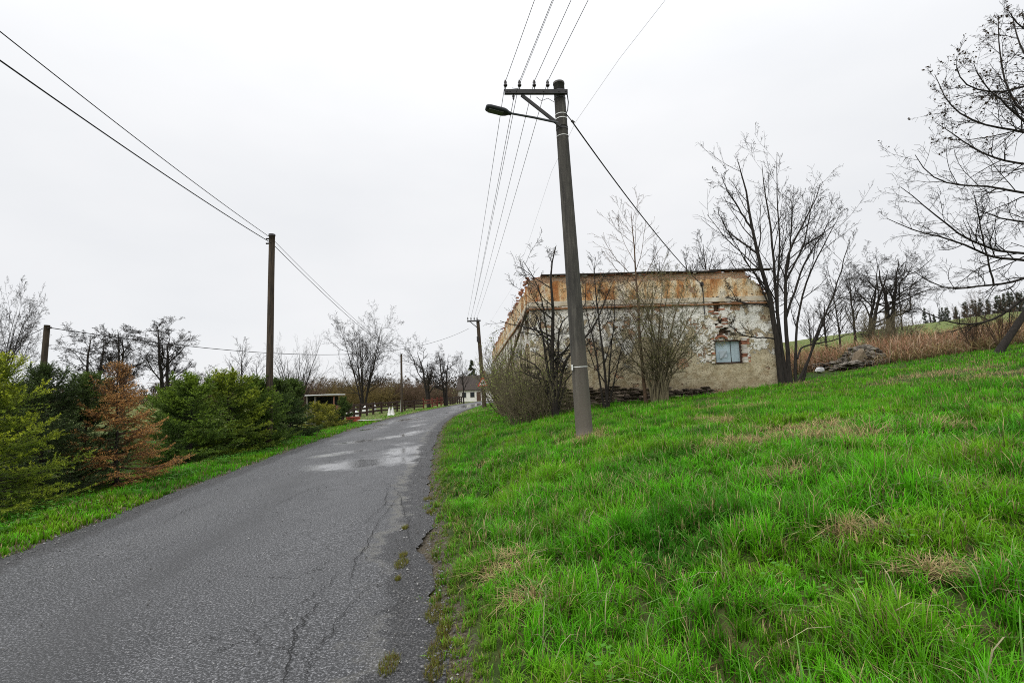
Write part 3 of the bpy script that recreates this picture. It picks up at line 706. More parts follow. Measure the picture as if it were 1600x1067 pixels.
for nm, c_, d_ in (('window_head', ((wu0 + wu1) / 2, .06, wz1 - .01), (wu1 - wu0 + .16, .12, .05)), ('window_sill', ((wu0 + wu1) / 2, .05, wz0 - .03), (wu1 - wu0 + .12, .14, .045)),
                   ('window_jamb', (wu0 + .012, .06, (wz0 + wz1) / 2), (.035, .1, wz1 - wz0 - .07)), ('window_jamb', (wu1 + .01, .06, (wz0 + wz1) / 2), (.03, .1, wz1 - wz0 - .07))):
    MB().box(c_, d_, jit=.01).build(nm, M_RUST, bld)
# jamb bricks, one by one
brick_me = {}
def brick_mesh(k, mat):
    key = (k, mat.name)
    if key not in brick_me:
        me = MB().box((0, 0, 0), (.24 if k < 3 else .12, .12, .066), jit=.018).mesh('brick'); me.materials.append(mat); brick_me[key] = me
    return brick_me[key]
def put_brick(u, d, z, mat, rz=0, k=None, tilt=0):
    return link('brick', brick_mesh(random.randrange(4) if k is None else k, mat), None, bld, (u, d, z), (tilt, random.uniform(-.03, .03), rz))
z = wz0 + .02; r_ = 0
while z < wz1 + .12:
    r_ += 1
    m_ = M_RED if (int((z - wz0) / .19) % 3 == 1 and random.random() < .85) or random.random() < .12 else M_WHB
    put_brick(wu1 + .155 + (r_ % 2) * .02, .02, z, m_, 0, 0)
    if random.random() < .65: put_brick(wu1 + .335 + (r_ % 2) * .03, .055, z, M_RED if random.random() < .5 else M_WHB, 0, 3)
    z += .078
z = wz0 + .02; r_ = 0
while z < wz1 + .25:
    r_ += 1
    if random.random() < .8: put_brick(wu0 - .10 - (r_ % 2) * .05, .0, z, M_WHB if random.random() < .8 else M_RED, 0, 3)
    if random.random() < .4: put_brick(wu0 - .28 - (r_ % 2) * .05, .02, z, M_WHB, 0, 3)
    z += .078
for i_ in range(7):
    a_ = math.pi * (i_ + .5) / 7; put_brick(wu0 + .30 - .22 * math.cos(a_), .0, wz1 + .07 + .12 * math.sin(a_), M_RED, 0, 3)
for hx0, hy0, hx1, hy1 in ((1112, 463, 1125, 489), (1119, 497, 1131, 508), (1122, 511, 1139, 524)):
    (a0, b0), (a1, b1) = front_px(hx0, hy1), front_px(hx1, hy0)
    for _ in range(14):
        s_ = random.random(); ed = random.choice('lrtb')
        u_ = a0 - .03 if ed == 'l' else a1 + .03 if ed == 'r' else a0 + s_ * (a1 - a0); z_ = b1 + .03 if ed == 't' else b0 - .03 if ed == 'b' else b0 + s_ * (b1 - b0)
        put_brick(u_, random.uniform(.02, .07), z_, random.choice([M_WHB, M_RED, M_WHB]), 0)
# loose bricks along the tops of the walls
u = .1
while u < BL - .1:
    zt = float(top_front(np.array([u]))[0])
    if random.random() < .75: put_brick(u, random.uniform(-.03, .12), zt + random.uniform(-.02, .045), M_RED if random.random() < .8 else M_WHB, random.uniform(-.3, .3), None, random.uniform(-.1, .1))
    u += random.uniform(.10, .24)
for i_ in range(62):
    a_ = .2 + 36 * (i_ / 62) ** 1.5; zt = float(seg_top(np.array([a_]), 150, BTOP - .08, .14, 1.3)[0])
    put_brick(random.uniform(-.05, .1), a_, zt + random.uniform(-.03, .10), M_RED if random.random() < .85 else M_WHB, math.pi / 2 + random.uniform(-.4, .4), None, random.uniform(-.15, .15))
# stones and slabs of the foundation
import bmesh
def rock_mesh(name, seed, sx_=1, sy_=.7, sz_=.45, n=16):
    rr = np.random.RandomState(seed); bm = bmesh.new()
    p = rr.randn(n, 3); p /= np.abs(p).max(1, keepdims=True) ** .7 * np.linalg.norm(p, axis=1, keepdims=True) ** .3
    for q_ in p * np.array([sx_, sy_, sz_]) * .5: bm.verts.new(q_)
    r0 = bmesh.ops.convex_hull(bm, input=bm.verts)
    bmesh.ops.delete(bm, geom=[g_ for g_ in r0['geom_interior'] + r0['geom_unused'] if isinstance(g_, bmesh.types.BMVert)], context='VERTS')
    me = bpy.data.meshes.new(name); bm.to_mesh(me); bm.free(); return me
stones = [rock_mesh('stone', 300 + k, 1, .8, .38) for k in range(7)]
for me in stones: me.materials.append(M_STN)
for row in range(10):
    u = -.3 + random.uniform(0, .3)
    while u < 7.6:
        w_ = random.uniform(.28, .62); x_ = B0[0] + BU[0] * u; y_ = B0[1] + BU[1] * u
        g0 = gz(x_, y_ - .35); z_ = g0 - .02 + row * .125
        lim = 1.80 - .05 * u + random.uniform(-.12, .08)
        if z_ < lim:
            link('foundation_stone', stones[random.randrange(7)], None, bld, (u + w_ / 2, -.16 - random.uniform(0, .10) + row * .03, z_), (random.uniform(-.12, .12), random.uniform(-.06, .06), random.uniform(-.2, .2)), (w_, .42, random.uniform(.26, .40)))
        u += w_ * .92
# a rafter leaning on the side wall, a rain pipe stub hanging on the front
MB().beam((-.08, .3, 5.15), (-.30, 13.5, 2.6), .10, .12).build('leaning_rafter', simple('grey_wood', (.24, .19, .14), (.12, .09, .065), 5, .9, .4, stretch=(6, .5, 6)), bld)

# ------------------------------------------------------------------ rubble, planks, bag beside the ruin
M_SLATE = simple('rubble_stone', (.25, .22, .18), (.09, .08, .065), 4, .9, .7, rnd=.45, dist=.02)
slates = [rock_mesh('rubble_stone', 400 + k, 1, .8, .34 + .25 * (k % 3 == 0)) for k in range(8)]
for me in slates: me.materials.append(M_SLATE)
pc = ground_at(1362, 572); pc[1] += .8; pc[2] = gz(pc[0], pc[1])
rub = empty('rubble_pile', pc, 'heap of flat grey stones and earth beside the dead reeds right of the ruin', 'rubble')
mound = []
th = np.linspace(0, 2 * math.pi, 25)[:-1]; rr_ = np.linspace(0, 1, 8)
V = [[0, 0, .95]]
for r1 in rr_[1:]:
    for t1 in th:
        x1, y1 = 1.45 * r1 * math.cos(t1), .95 * r1 * math.sin(t1)
        V.append([x1, y1, .98 * (1 - r1 ** 2.2) + (vnoise(x1 * 3, y1 * 3, 8) - .5) * .16 - .1 * r1 + gz(pc[0] + x1, pc[1] + y1) - pc[2]])
T = [[0, 1 + k, 1 + (k + 1) % 24] for k in range(24)]; Q = [[1 + a * 24 + k, 1 + (a + 1) * 24 + k, 1 + (a + 1) * 24 + (k + 1) % 24, 1 + a * 24 + (k + 1) % 24] for a in range(6) for k in range(24)]
link('earth_mound', mesh_np('earth_mound', V, T, Q, True), simple('dark_earth', (.10, .08, .05), (.045, .036, .025), 5, .95, .8, dist=.03), rub)
for _ in range(230):
    a_ = random.uniform(math.pi * .92, 2.08 * math.pi); r1 = random.uniform(.08, 1.0) ** .7; x1, y1 = 1.45 * r1 * math.cos(a_), .95 * r1 * math.sin(a_)
    z1 = .98 * (1 - r1 ** 2.2) - .06 * r1 + gz(pc[0] + x1, pc[1] + y1) - pc[2]; s_ = random.uniform(.12, .5)
    link('rubble_stone', random.choice(slates), None, rub, (x1, y1, z1), (random.uniform(-.2, .3), random.uniform(-.25, .25), random.uniform(0, 3)), s_)
p_ = at(1343, 558, pc[1] - .75)
link('boulder', (lambda me: (me.materials.append(simple('pale_brown_boulder', (.30, .24, .17), (.19, .145, .10), 3, .95, .5)), me)[1])(rock_mesh('boulder', 431, .72, .4, .85, 22)), None, rub, p_ - pc, (.25, .1, .3), 1.05)
na_ = 420; ra_ = np.random.RandomState(61); aa_ = ra_.rand(na_) * 6.283; r1_ = ra_.rand(na_) ** .6
xa_, ya_ = 1.5 * r1_ * np.cos(aa_), .98 * r1_ * np.sin(aa_)
keep_ = (xa_ < -.5) | (xa_ > .95) | (ra_.rand(na_) < .35); xa_, ya_, r1_ = xa_[keep_], ya_[keep_], r1_[keep_]
za_ = .98 * (1 - r1_ ** 2.2) - .1 * r1_ + H(pc[0] + xa_, pc[1] + ya_) - pc[2]
ct_ = np.array([.36, .24, .12]) * (.5 + .8 * ra_.rand(len(xa_), 1)); gr_ = ra_.rand(len(xa_)) < .4; ct_[gr_] = np.array([.14, .20, .04])
V, T, Q, C = blades(xa_, ya_, .15 + .45 * ra_.rand(len(xa_)), .012 + .01 * ra_.rand(len(xa_)), ct_, 3, 1.2, z=za_, droop=.5, rng=ra_)
o_ = link('dry_stems', mesh_np('dry_stems', V, T, Q, attrs={'tint': C}), leafy('dry_stem', .8, .2, .15), rub); o_['kind'] = 'stuff'
# flat debris field in front of the reeds
M_GW = simple('bleached_plank', (.34, .30, .24), (.17, .14, .11), 4, .85, .4, stretch=(.6, 9, 9), rnd=.35)
print('debris at', ground_at(1295, 583), 'pile', pc)
debris = empty('debris_strip', ground_at(1295, 583), 'low scatter of broken slates and tiles lying between the trunks and the rubble heap', 'debris')
d0_ = np.array(debris.location)
for _ in range(150):
    px_ = random.uniform(1246, 1350); g_ = ground_at(px_, 581.5 - (px_ - 1246) * .055); g_[1] += random.uniform(-.05, 1.3); g_[2] = gz(g_[0], g_[1]) + random.uniform(.12, .40)
    link('slate', random.choice(slates), None, debris, g_ - d0_, (random.uniform(-.3, .3), random.uniform(-.2, .2), random.uniform(0, 3)), (random.uniform(.2, .5), random.uniform(.2, .45), random.uniform(.12, .25)))
for (xa, ya, xb, yb, wd, lab) in ((1263, 579.5, 1335, 576, .07, 'long thin pale plank lying on the grass edge in front of the debris'), (1310, 572, 1336, 570.5, .16, 'short pale board lying among the slates left of the rubble heap'), (1254, 575, 1284, 577.5, .12, 'grey board lying beside the multi-stemmed tree by the ruin'),
                                  (1300, 568, 1322, 571.5, .14, 'bleached broken board tilted on the middle of the debris strip')):
    a_ = ground_at(xa, ya); b_ = ground_at(xb, yb); b_[1] = a_[1] + min(1.0, max(-1., b_[1] - a_[1])); b_[0] = at(xb, yb, b_[1])[0]
    a_[2] = gz(a_[0], a_[1]) + .26; b_[2] = gz(b_[0], b_[1]) + .28
    tag(MB().beam(a_, b_, wd, .045).build('plank', M_GW), lab, 'plank')
g_ = ground_at(1281, 583); bag = rock_mesh('plastic_bag', 77, .42, .3, .26, 26)
tag(link('plastic_bag', bag, simple('white_plastic', (.8, .8, .8), (.7, .7, .72), 8, .4, .4), None, g_ + np.array([0, 0, .17])), 'small crumpled white bag lying in front of the planks', 'bag')

# ------------------------------------------------------------------ poles, lamp, sign, wires
M_CON = None
m, nt, b, oc = new_mat('weathered_concrete_pole')
sx = nt.nodes.new('ShaderNodeSeparateXYZ'); nt.links.new(oc, sx.inputs[0])
n1 = noise(nt, oc, 2.2, 6, .65, (1, 1, .35)); n2 = noise(nt, oc, 40, 4, .7); n3 = noise(nt, oc, 5, 5, .6, (2.5, 2.5, .25))
c = ramp(nt, n1, [(.3, (.085, .072, .057)), (.7, (.155, .135, .108))])
topd = ramp(nt, mth(nt, 'ADD', mth(nt, 'DIVIDE', sx.outputs[2], 10.0), mth(nt, 'MULTIPLY_ADD', n1, .5, -.25)), [(.02, 0.0), (.26, .97)])
c = mix(nt, topd, c, ramp(nt, n3, [(.35, (.022, .020, .017)), (.55, (.05, .046, .038)), (.72, (.13, .12, .10))]))
c = mix(nt, mth(nt, 'MULTIPLY', ramp(nt, n2, [(.55, 0.0), (.7, 1.0)]), .4), c, (.17, .15, .12))
nt.links.new(c, b.inputs['Base Color']); b.inputs['Roughness'].default_value = .85; bump(nt, b, mth(nt, 'ADD', n2, mth(nt, 'MULTIPLY', n1, 2.0)), .5, .01)
M_CON = m
M_WP = simple('old_pole_wood', (.085, .062, .042), (.03, .024, .018), 5, .9, .5, stretch=(5, 5, .4))
M_ST = simple('dark_steel', (.035, .033, .032), (.02, .018, .018), 9, .6, .3, spec=.4)
M_INS = simple('brown_porcelain', (.02, .013, .011), (.012, .009, .008), 6, .25, 0, spec=.5)
M_WHITE = simple('white_band', (.72, .72, .70), (.6, .6, .58), 8, .5, .1)
M_WIRE = simple('black_cable', (.02, .02, .022), (.015, .015, .016), 8, .6, 0)

def shaft(name, a, b_, r0, r1, mat, parent, k=20, n=22, wob=.004):
    t = np.linspace(0, 1, n)[:, None]; P = a * (1 - t) + b_ * t
    P = P + np.stack([(vnoise(t[:, 0] * 4, t[:, 0] * 0, 3) - .5) * wob * 2, (vnoise(t[:, 0] * 4, t[:, 0] * 0, 4) - .5) * wob * 2, t[:, 0] * 0], 1)
    return MB().tube(P, r0 + (r1 - r0) * t[:, 0], k).build(name, mat, parent, True)
def ring(name, a, b_, f, r, h, mat, parent, k=20):
    P = a + (b_ - a) * f; d = (b_ - a) / np.linalg.norm(b_ - a)
    return MB().tube(np.stack([P - d * h / 2, P + d * h / 2]), r, k).build(name, mat, parent, True)
def insulator(p, parent, up=1, s=1.0):
    prof = [(0, .012), (.05, .012), (.055, .034), (.075, .046), (.10, .044), (.115, .028), (.14, .035), (.16, .037), (.185, .024), (.21, .018)]
    mb = MB().tube([p + np.array([0, 0, up * z * s]) for z, r in prof], [r * s for z, r in prof], 10)
    return mb.build('insulator', M_INS, parent, True)
def wire(a, b_, r, sag, label, group=None, n=26, k=5, cat='cable'):
    t = np.linspace(0, 1, n)[:, None]; P = a * (1 - t) + b_ * t; P[:, 2] -= 4 * sag * (t * (1 - t))[:, 0]
    o = a.copy(); me = MB().tube(P - o, r, k).mesh('overhead_wire', True)
    return tag(link('overhead_wire', me, M_WIRE, None, o), label, cat, group)

# --- near concrete pole
pb = ground_at(914, 686); YP = pb[1]; pb[2] -= .12
ptop = at(873, 132, YP + .05)
np_ = empty('concrete_pole', pb, 'thick leaning grey concrete utility pole standing in the grass, nearest the camera', 'utility pole')
L_ = ptop - pb; Z0 = np.zeros(3)
shaft('shaft', Z0, L_, .192, .128, M_CON, np_)
MB().tube([L_ + np.array([0, 0, -.01]), L_ + np.array([0, 0, .035]), L_ + np.array([0, 0, .06])], [.138, .135, .08], 20).build('pole_cap', M_CON, np_, True)
fr_ = lambda py: (np.clip((686 - py) / (686 - 132.), 0, 1))
for py, mt, h_, e_ in ((183, M_WHITE, .022, .006), (190, M_WHITE, .022, .006), (218, M_WHITE, .018, .006), (573, M_WHITE, .02, .006), (205, M_ST, .07, .006), (144, M_ST, .05, .006), (156, M_ST, .03, .006)):
    f = fr_(py); ring('steel_band' if mt is M_ST else 'white_band', Z0, L_, f, .192 + (.128 - .192) * f + e_, h_, mt, np_)
P_ = at(894, 574, YP - .12) - pb; MB().box(P_, (.03, .06, .12)).build('number_plate', M_WHITE, np_)
ca = at(788, 143, YP - .22) - pb; cb_ = at(887, 143, YP - .18) - pb
mbx = MB().beam(ca, cb_, .012, .10); 
ax_ = (cb_ - ca) / np.linalg.norm(cb_ - ca)
mbx.beam(ca + [0, .035, .044], cb_ + [0, .035, .044], .07, .012)
mbx.beam(ca + [0, .035, -.044], cb_ + [0, .035, -.044], .07, .012)
mbx.build('crossarm', M_ST, np_)
for s_ in (.04, .09, .62, .86, .97):
    MB().tube([ca + (cb_ - ca) * s_ + [0, -.02, 0], ca + (cb_ - ca) * s_ + [0, .05, 0]], .014, 6).build('bolt', M_ST, np_)
MB().beam(at(815, 149, YP - .16) - pb, at(876, 197, YP - .14) - pb, .05, .07).build('brace', M_ST, np_)
INS = []
for px_, py_ in ((790, 139), (812, 139), (835, 139), (856, 139)):
    p_ = at(px_, py_, YP - .18) - pb; insulator(p_, np_, 1, 1.0); INS.append(p_ + pb + np.array([0, 0, .17]))
p_ = at(802, 147, YP - .18) - pb; insulator(p_, np_, -1, .7); INS.append(p_ + pb + np.array([0, 0, -.13]))
# little jumper cables at the pole head
for pts in (((886, 146), (888, 160), (887, 172), (884, 180)), ((884, 178), (889, 184), (893, 189)), ((800, 138), (828, 142), (850, 140), (868, 148)), ((838, 152), (846, 158), (856, 154), (866, 160))):
    MB().tube([at(x, y, YP - .15) - pb for x, y in pts], .006 if pts[0][0] < 880 else .012, 6).build('jumper_cable', M_WIRE, np_, True)
MB().tube([at(893, 189, YP - .12) - pb, at(893, 189, YP - .12) - pb + np.array([.06, 0, -.05])], .03, 8).build('cable_clamp', M_ST, np_)

# --- street lamp on it
ab = at(872, 192, YP - .14); ah = at(795, 177, YP - .42)
lamp = empty('street_lamp', ab, 'dark flat street lamp head on a long arm clamped to the concrete pole', 'street lamp')
MB().tube([Z0, (ah - ab) * .5 + [0, 0, .01], ah - ab], [.028, .026, .024], 10).build('arm', simple('grey_lamp_steel', (.07, .075, .08), (.04, .045, .05), 6, .5, .2), lamp, True)
ht = at(759, 168, YP - .55); dh = (ht - ah); Lh = np.linalg.norm(dh); dh /= Lh
sdv = np.cross(dh, [0, 0, 1.]); sdv /= np.linalg.norm(sdv); upv = np.cross(sdv, dh)
prof = [(-.06, .035, .03), (0, .05, .035), (.06, .10, .05), (.12, .125, .055), (Lh - .10, .13, .05), (Lh - .03, .115, .042), (Lh, .08, .03)]
V = []; k = 12
for s_, w_, h_ in prof:
    for a_ in range(k):
        t_ = 2 * math.pi * a_ / k; ct, st_ = math.cos(t_), math.sin(t_)
        V.append(ah - ab + dh * s_ + sdv * w_ * np.sign(ct) * abs(ct) ** .5 + upv * h_ * np.sign(st_) * abs(st_) ** (.5 if st_ < 0 else .8))
Q = [[i * k + a_, i * k + (a_ + 1) % k, (i + 1) * k + (a_ + 1) % k, (i + 1) * k + a_] for i in range(len(prof) - 1) for a_ in range(k)]
n0 = len(V); V += [ah - ab + dh * -.06, ah - ab + dh * Lh]; e = (len(prof) - 1) * k
T = [[n0, (a_ + 1) % k, a_] for a_ in range(k)] + [[n0 + 1, e + a_, e + (a_ + 1) % k] for a_ in range(k)]
link('lamp_head', mesh_np('lamp_head', V, T, Q, True), simple('lamp_housing', (.035, .038, .042), (.02, .022, .024), 5, .5, .1), lamp)
MB().box(ah - ab + dh * (Lh * .56) - upv * .056, (.34, .17, .012), np.stack([dh, sdv, upv], 1)).build('lamp_glass', simple('lamp_lens', (.09, .09, .085), (.07, .07, .06), 5, .15, 0, spec=.6), lamp)

# --- far wooden pole with its crossarm and the warning sign
fb_ = at(757, 634, 48); fb_[2] = gz(fb_[0], fb_[1]) - .1; ft_ = at(746.5, 500, 48)
fp = empty('wooden_pole', fb_, 'distant dark wooden utility pole with a crossarm beside the road and bushes', 'utility pole')
shaft('shaft', Z0, ft_ - fb_, .20, .15, M_WP, fp, 12)
MB().beam(at(730, 502, 47.8) - fb_, at(751, 501, 47.8) - fb_, .10, .13).build('crossarm', M_ST, fp)
MB().beam(at(735, 503, 47.8) - fb_, at(747, 513, 47.8) - fb_, .06, .07).build('brace', M_ST, fp)
MB().box(at(746.5, 530, 47.75) - fb_, (.18, .16, .5)).build('junction_box', M_ST, fp)
FI = []
for px_ in (731, 736, 741, 745.5):
    p_ = at(px_, 501, 47.8) - fb_; insulator(p_, fp, 1, 1.5); FI.append(p_ + fb_ + np.array([0, 0, .3]))
FI.append(at(734, 504, 47.8))
sc0 = at(754.5, 598, 47.6); sg = empty('warning_sign', sc0 + np.array([0, 0, -.4]), 'triangular red bordered warning sign with a black symbol on the distant wooden pole', 'road sign')
def plate(name, pts, y, mat, th=.01):
    n = len(pts); V = [[x, y, z] for x, z in pts] + [[x, y + th, z] for x, z in pts]
    bm = bmesh.new(); vs = [bm.verts.new(v) for v in V]
    bm.faces.new(vs[:n]); bm.faces.new(vs[n:][::-1])
    for i in range(n): bm.faces.new([vs[i], vs[i + n], vs[(i + 1) % n + n], vs[(i + 1) % n]])
    bmesh.ops.recalc_face_normals(bm, faces=bm.faces)
    me = bpy.data.meshes.new(name); bm.to_mesh(me); bm.free(); return link(name, me, mat, sg)
tri = lambda s: [(-.5 * s, .4 - .29 * s), (.5 * s, .4 - .29 * s), (0, .4 + .577 * s)]
plate('sign_plate', tri(1.0), 0, simple('sign_red', (.55, .05, .035), (.42, .05, .03), 6, .4, 0))
plate('sign_field', tri(.66), -.012, simple('sign_white', (.8, .8, .78), (.7, .68, .66), 6, .4, 0))
plate('sign_symbol', [(-.13, .27), (-.05, .27), (-.05, .36), (.04, .36), (.04, .27), (.12, .27), (.10, .52), (.04, .58), (.0, .45), (-.07, .47), (-.13, .40)], -.024, simple('sign_black', (.02, .02, .02), (.015, .015, .015), 6, .4, 0))
MB().box((0, .05, .25), (.06, .08, .5)).build('sign_bracket', M_ST, sg)

# --- two bare poles on the left, one by the garden fence
def bare_pole(name, top, low, Y, r0, r1, label, sink=.15):
    tp = at(*top, Y); lp = at(*low, Y); d = lp - tp; d /= abs(d[2]); zb_ = gz(lp[0], lp[1]) - sink
    bp = tp + d * (tp[2] - zb_); e_ = empty(name, bp, label, 'utility pole'); shaft('shaft', Z0, tp - bp, r0, r1, M_WP, e_, 14)
    return e_, bp, tp
e1, b1_, t1_ = bare_pole('wooden_pole', (425, 368), (421, 600), 19, .13, .105, 'tall plain wooden pole rising out of the spruce hedge left of the road')
MB().tube([t1_ - b1_ + [0, 0, -.02], t1_ - b1_ + [0, 0, .04]], [.125, .12], 12).build('pole_cap', M_ST, e1, True)
for k_, dz_ in enumerate((-.12, -.30)):
    MB().tube([t1_ - b1_ + [-.1, 0, dz_], t1_ - b1_ + [-.22, 0, dz_]], .03, 8).build('hook_insulator', M_INS, e1, True)
e2, b2_, t2_ = bare_pole('wooden_pole', (73.5, 508), (66, 600), 14, .085, .068, 'short wooden pole at the far left standing behind the dark spruce')
MB().tube([t2_ - b2_ + [0, -.02, -.08], t2_ - b2_ + [.14, -.02, -.08]], .025, 8).build('hook_insulator', M_INS, e2, True)
e3, b3_, t3_ = bare_pole('wooden_pole', (627, 553), (628, 636), 56, .13, .10, 'thin distant wooden pole standing at the brown garden fence')

# --- wires
names5 = ['outermost left', 'second from left', 'third from left', 'rightmost', 'lowest, hanging under the crossarm']
for k_, (a_, f_) in enumerate(zip(INS, FI)):
    wire(f_, a_, .0068, .28, 'thin wire between near and distant pole, ' + ['on the leftmost insulator', 'on the second insulator from left', 'on the third insulator from left', 'on the insulator beside the shaft', 'on the insulator hanging under the crossarm'][k_], 'power lines along the road', 40)
    q_ = a_ + np.array([7.7, -35, 0]) + (np.array([-.06, 0, 0]) if k_ == 4 else 0)
    wire(a_, q_, .0062 if k_ < 4 else .0045, .25, 'thin wire leaving the top of the picture, ' + ['from the leftmost insulator', 'from the second insulator from left', 'from the third insulator from left', 'from the insulator next to the shaft', 'from the insulator hanging under the crossarm'][k_], 'power lines along the road', 50)
fu, fz = front_px(1096, 446)
fw = np.array([B0[0] + BU[0] * fu, B0[1] + BU[1] * fu - .08, fz])
wire(at(893, 189, YP - .10), fw, .017, .25, 'thick black service cable from the concrete pole down to the ruin wall', n=40)
du = fu; MB().tube([(du, -.04, fz), (du + .02, -.05, fz - .3), (du + .03, -.04, fz - .8), (du + .03, -.03, front_px(1097, 492)[1])], .022, 6).build('down_conduit', M_ST, bld, True)
MB().box((du, -.06, fz + .05), (.12, .08, .16)).build('cable_bracket', M_ST, bld)
def solve_height(px, py, z): 
    d = _F * FPX + _R * (px - 800.0) + _U * (533.5 - py); return CAM + d * ((z - EYE) / d[2])
for (x0, y0), dz_, r_, nm, zq in (((0, 30), -.12, .010, 'upper black cable from the top left corner to the bare wooden pole', 7.9), ((0, 75), -.30, .014, 'lower, thicker black cable from the left edge to the bare wooden pole', 7.4)):
    a_ = t1_ + np.array([0, 0, dz_]); q_ = solve_height(x0, y0, zq); q_ = a_ + (q_ - a_) * 1.6
    wire(a_, q_, r_, .22, nm, 'cables along the spruce hedge', 40)
    wire(t3_ + np.array([0, 0, dz_ * 1.2 + .1]), a_, r_ * .85, .45, nm.split(' ')[0].replace('lower,', 'lower') + ' cable from the bare wooden pole to the distant garden fence pole', 'cables along the spruce hedge', 40)
wire(t2_ + np.array([.1, 0, -.08]), at(733, 513, 47.9), .012, 1.45, 'slack cable crossing the left side from the short pole to the distant pole', n=60)
wire(t2_ + np.array([-.1, 0, -.08]), at(-60, 549, 9), .009, .1, 'thin cable from the short pole to the left edge')
tp_ = [at(1100, -75, 7), at(1040, 0, 8.6), at(968, 92, 11), (at(900, 190, 14)), at(862, 268, 19), at(828, 372, 28), at(800, 450, 40), at(765, 505, 60)]
tag(link('overhead_wire', MB().tube(tp_, .0032, 4).mesh('overhead_wire', True), M_WIRE), 'very faint thin wire passing behind the concrete pole from the top right', 'cable')

# ------------------------------------------------------------------ garden fence, shed, house
M_FB = simple('brown_fence_wood', (.06, .034, .026), (.03, .018, .014), 4, .85, .4, stretch=(1, 1, 1)); M_FR = simple('red_brown_fence_wood', (.20, .055, .035), (.11, .035, .025), 4, .85, .4)
FP = np.array([(-14.0, 43.0), (-14.7, 49), (-14.8, 55), (-14.3, 60), (-13.5, 65), (-12.2, 69), (-11, 72.5), (-10.5, 79), (-10.1, 87), (-9.6, 97)])
seg_l = np.hypot(*np.diff(FP, axis=0).T); cum = np.concatenate([[0], np.cumsum(seg_l)])
ps = np.arange(0, cum[-1], 2.45)
FX = np.interp(ps, cum, FP[:, 0]); FY = np.interp(ps, cum, FP[:, 1])
fence = empty('garden_fence', (FX[0], FY[0], gz(FX[0], FY[0])), 'dark brown three-rail wooden fence along the far left verge', 'fence'); f0 = np.array(fence.location)
for k_ in range(len(ps)):
    zb_ = gz(FX[k_], FY[k_]); red = 11 <= k_ <= 14
    hgt_ = 1.25 if not red else 1.4
    MB().box(np.array([FX[k_], FY[k_], zb_ + hgt_ / 2 - .1]) - f0, (.18, .18, hgt_ + .2), jit=.02).build('fence_post', M_FR if red else M_FB, fence)
    if k_ + 1 < len(ps):
        zn = gz(FX[k_ + 1], FY[k_ + 1])
        for hh in (.35, .72, 1.1):
            if red and hh < .4 and k_ % 2: continue
            MB().beam(np.array([FX[k_], FY[k_] - .08, zb_ + hh]) - f0, np.array([FX[k_ + 1], FY[k_ + 1] - .08, zn + hh + random.uniform(-.03, .03)]) - f0, .05, .20).build('rail', M_FR if red else M_FB, fence)
for px_, py_, lab in ((608.5, 645, 'left one of two small white cones standing on the verge before the fence'), (613.5, 645, 'right one of two small white cones standing on the verge before the fence')):
    Yc = 47; p_ = at(px_, py_, Yc); z_ = gz(p_[0], Yc)
    c_ = empty('garden_cone', (p_[0], Yc, z_), lab, 'cone'); MB().tube([(0, 0, 0), (0, 0, .25), (0, 0, .62), (0, 0, .8)], [.17, .16, .07, .03], 10).build('cone_body', M_WHITE, c_, True); MB().box((0, 0, .02), (.36, .36, .04)).build('cone_foot', M_WHITE, c_)
Yg = 62.; p_ = at(627, 636, Yg); tag(MB().tube([(p_[0], Yg, gz(p_[0], Yg) - .1), (p_[0], Yg, gz(p_[0], Yg) + 1.3)], .13, 10).build('concrete_bollard', simple('pale_concrete', (.5, .5, .48), (.35, .34, .32), 5, .8, .2), None, True), 'pale round post standing at the fence below the thin distant pole', 'post')
# white bedding / beehive shapes behind the fence
for k_, (px_, Y_, w_, h_) in enumerate(((556, 53, .75, .55), (571, 60, .8, .8), (585, 64, .5, .9), (545, 56, .6, .5))):
    p_ = at(px_, 640, Y_); z_ = gz(p_[0], Y_)
    e_ = empty('garden_sack', (p_[0], Y_, z_), ['rounded white sack behind the fence, second from the left', 'pale sack behind the fence, third from the left', 'narrow tall pale sack behind the fence, rightmost', 'low white sack behind the fence, leftmost'][k_], 'sack', 'pale sacks behind the garden fence')
    MB().tube([(0, 0, -.1), (0, 0, h_ * .3), (0, 0, h_ * .75), (0, 0, h_), (0, 0, h_ + .3)], [w_ * .42, w_ * .5, w_ * .45, w_ * .15, w_ * .1], 10).build('sack_body', M_WHITE, e_, True)
# orange-red box at the fence end
p_ = at(552, 656, 40.5); p_[2] = gz(p_[0], 40.5); e_ = empty('red_box', p_, 'low red crate on the grass at the near end of the garden fence', 'crate')
MB().box((0, 0, .16), (.95, .5, .3), jit=.03).build('crate_body', simple('faded_red', (.42, .09, .06), (.3, .06, .045), 4, .7, .3), e_); MB().box((0, 0, .33), (1.0, .55, .04), jit=.02).build('crate_lid', simple('faded_red', (.42, .09, .06)), e_)
g_ = ground_at(577, 657.5); tag(MB().box((g_[0], g_[1], gz(g_[0], g_[1]) + .06), (1.6, .7, .05), jit=.06).build('flat_slab', simple('pale_concrete', (.5, .5, .48))), 'flat pale slab lying in the verge grass before the fence', 'slab')
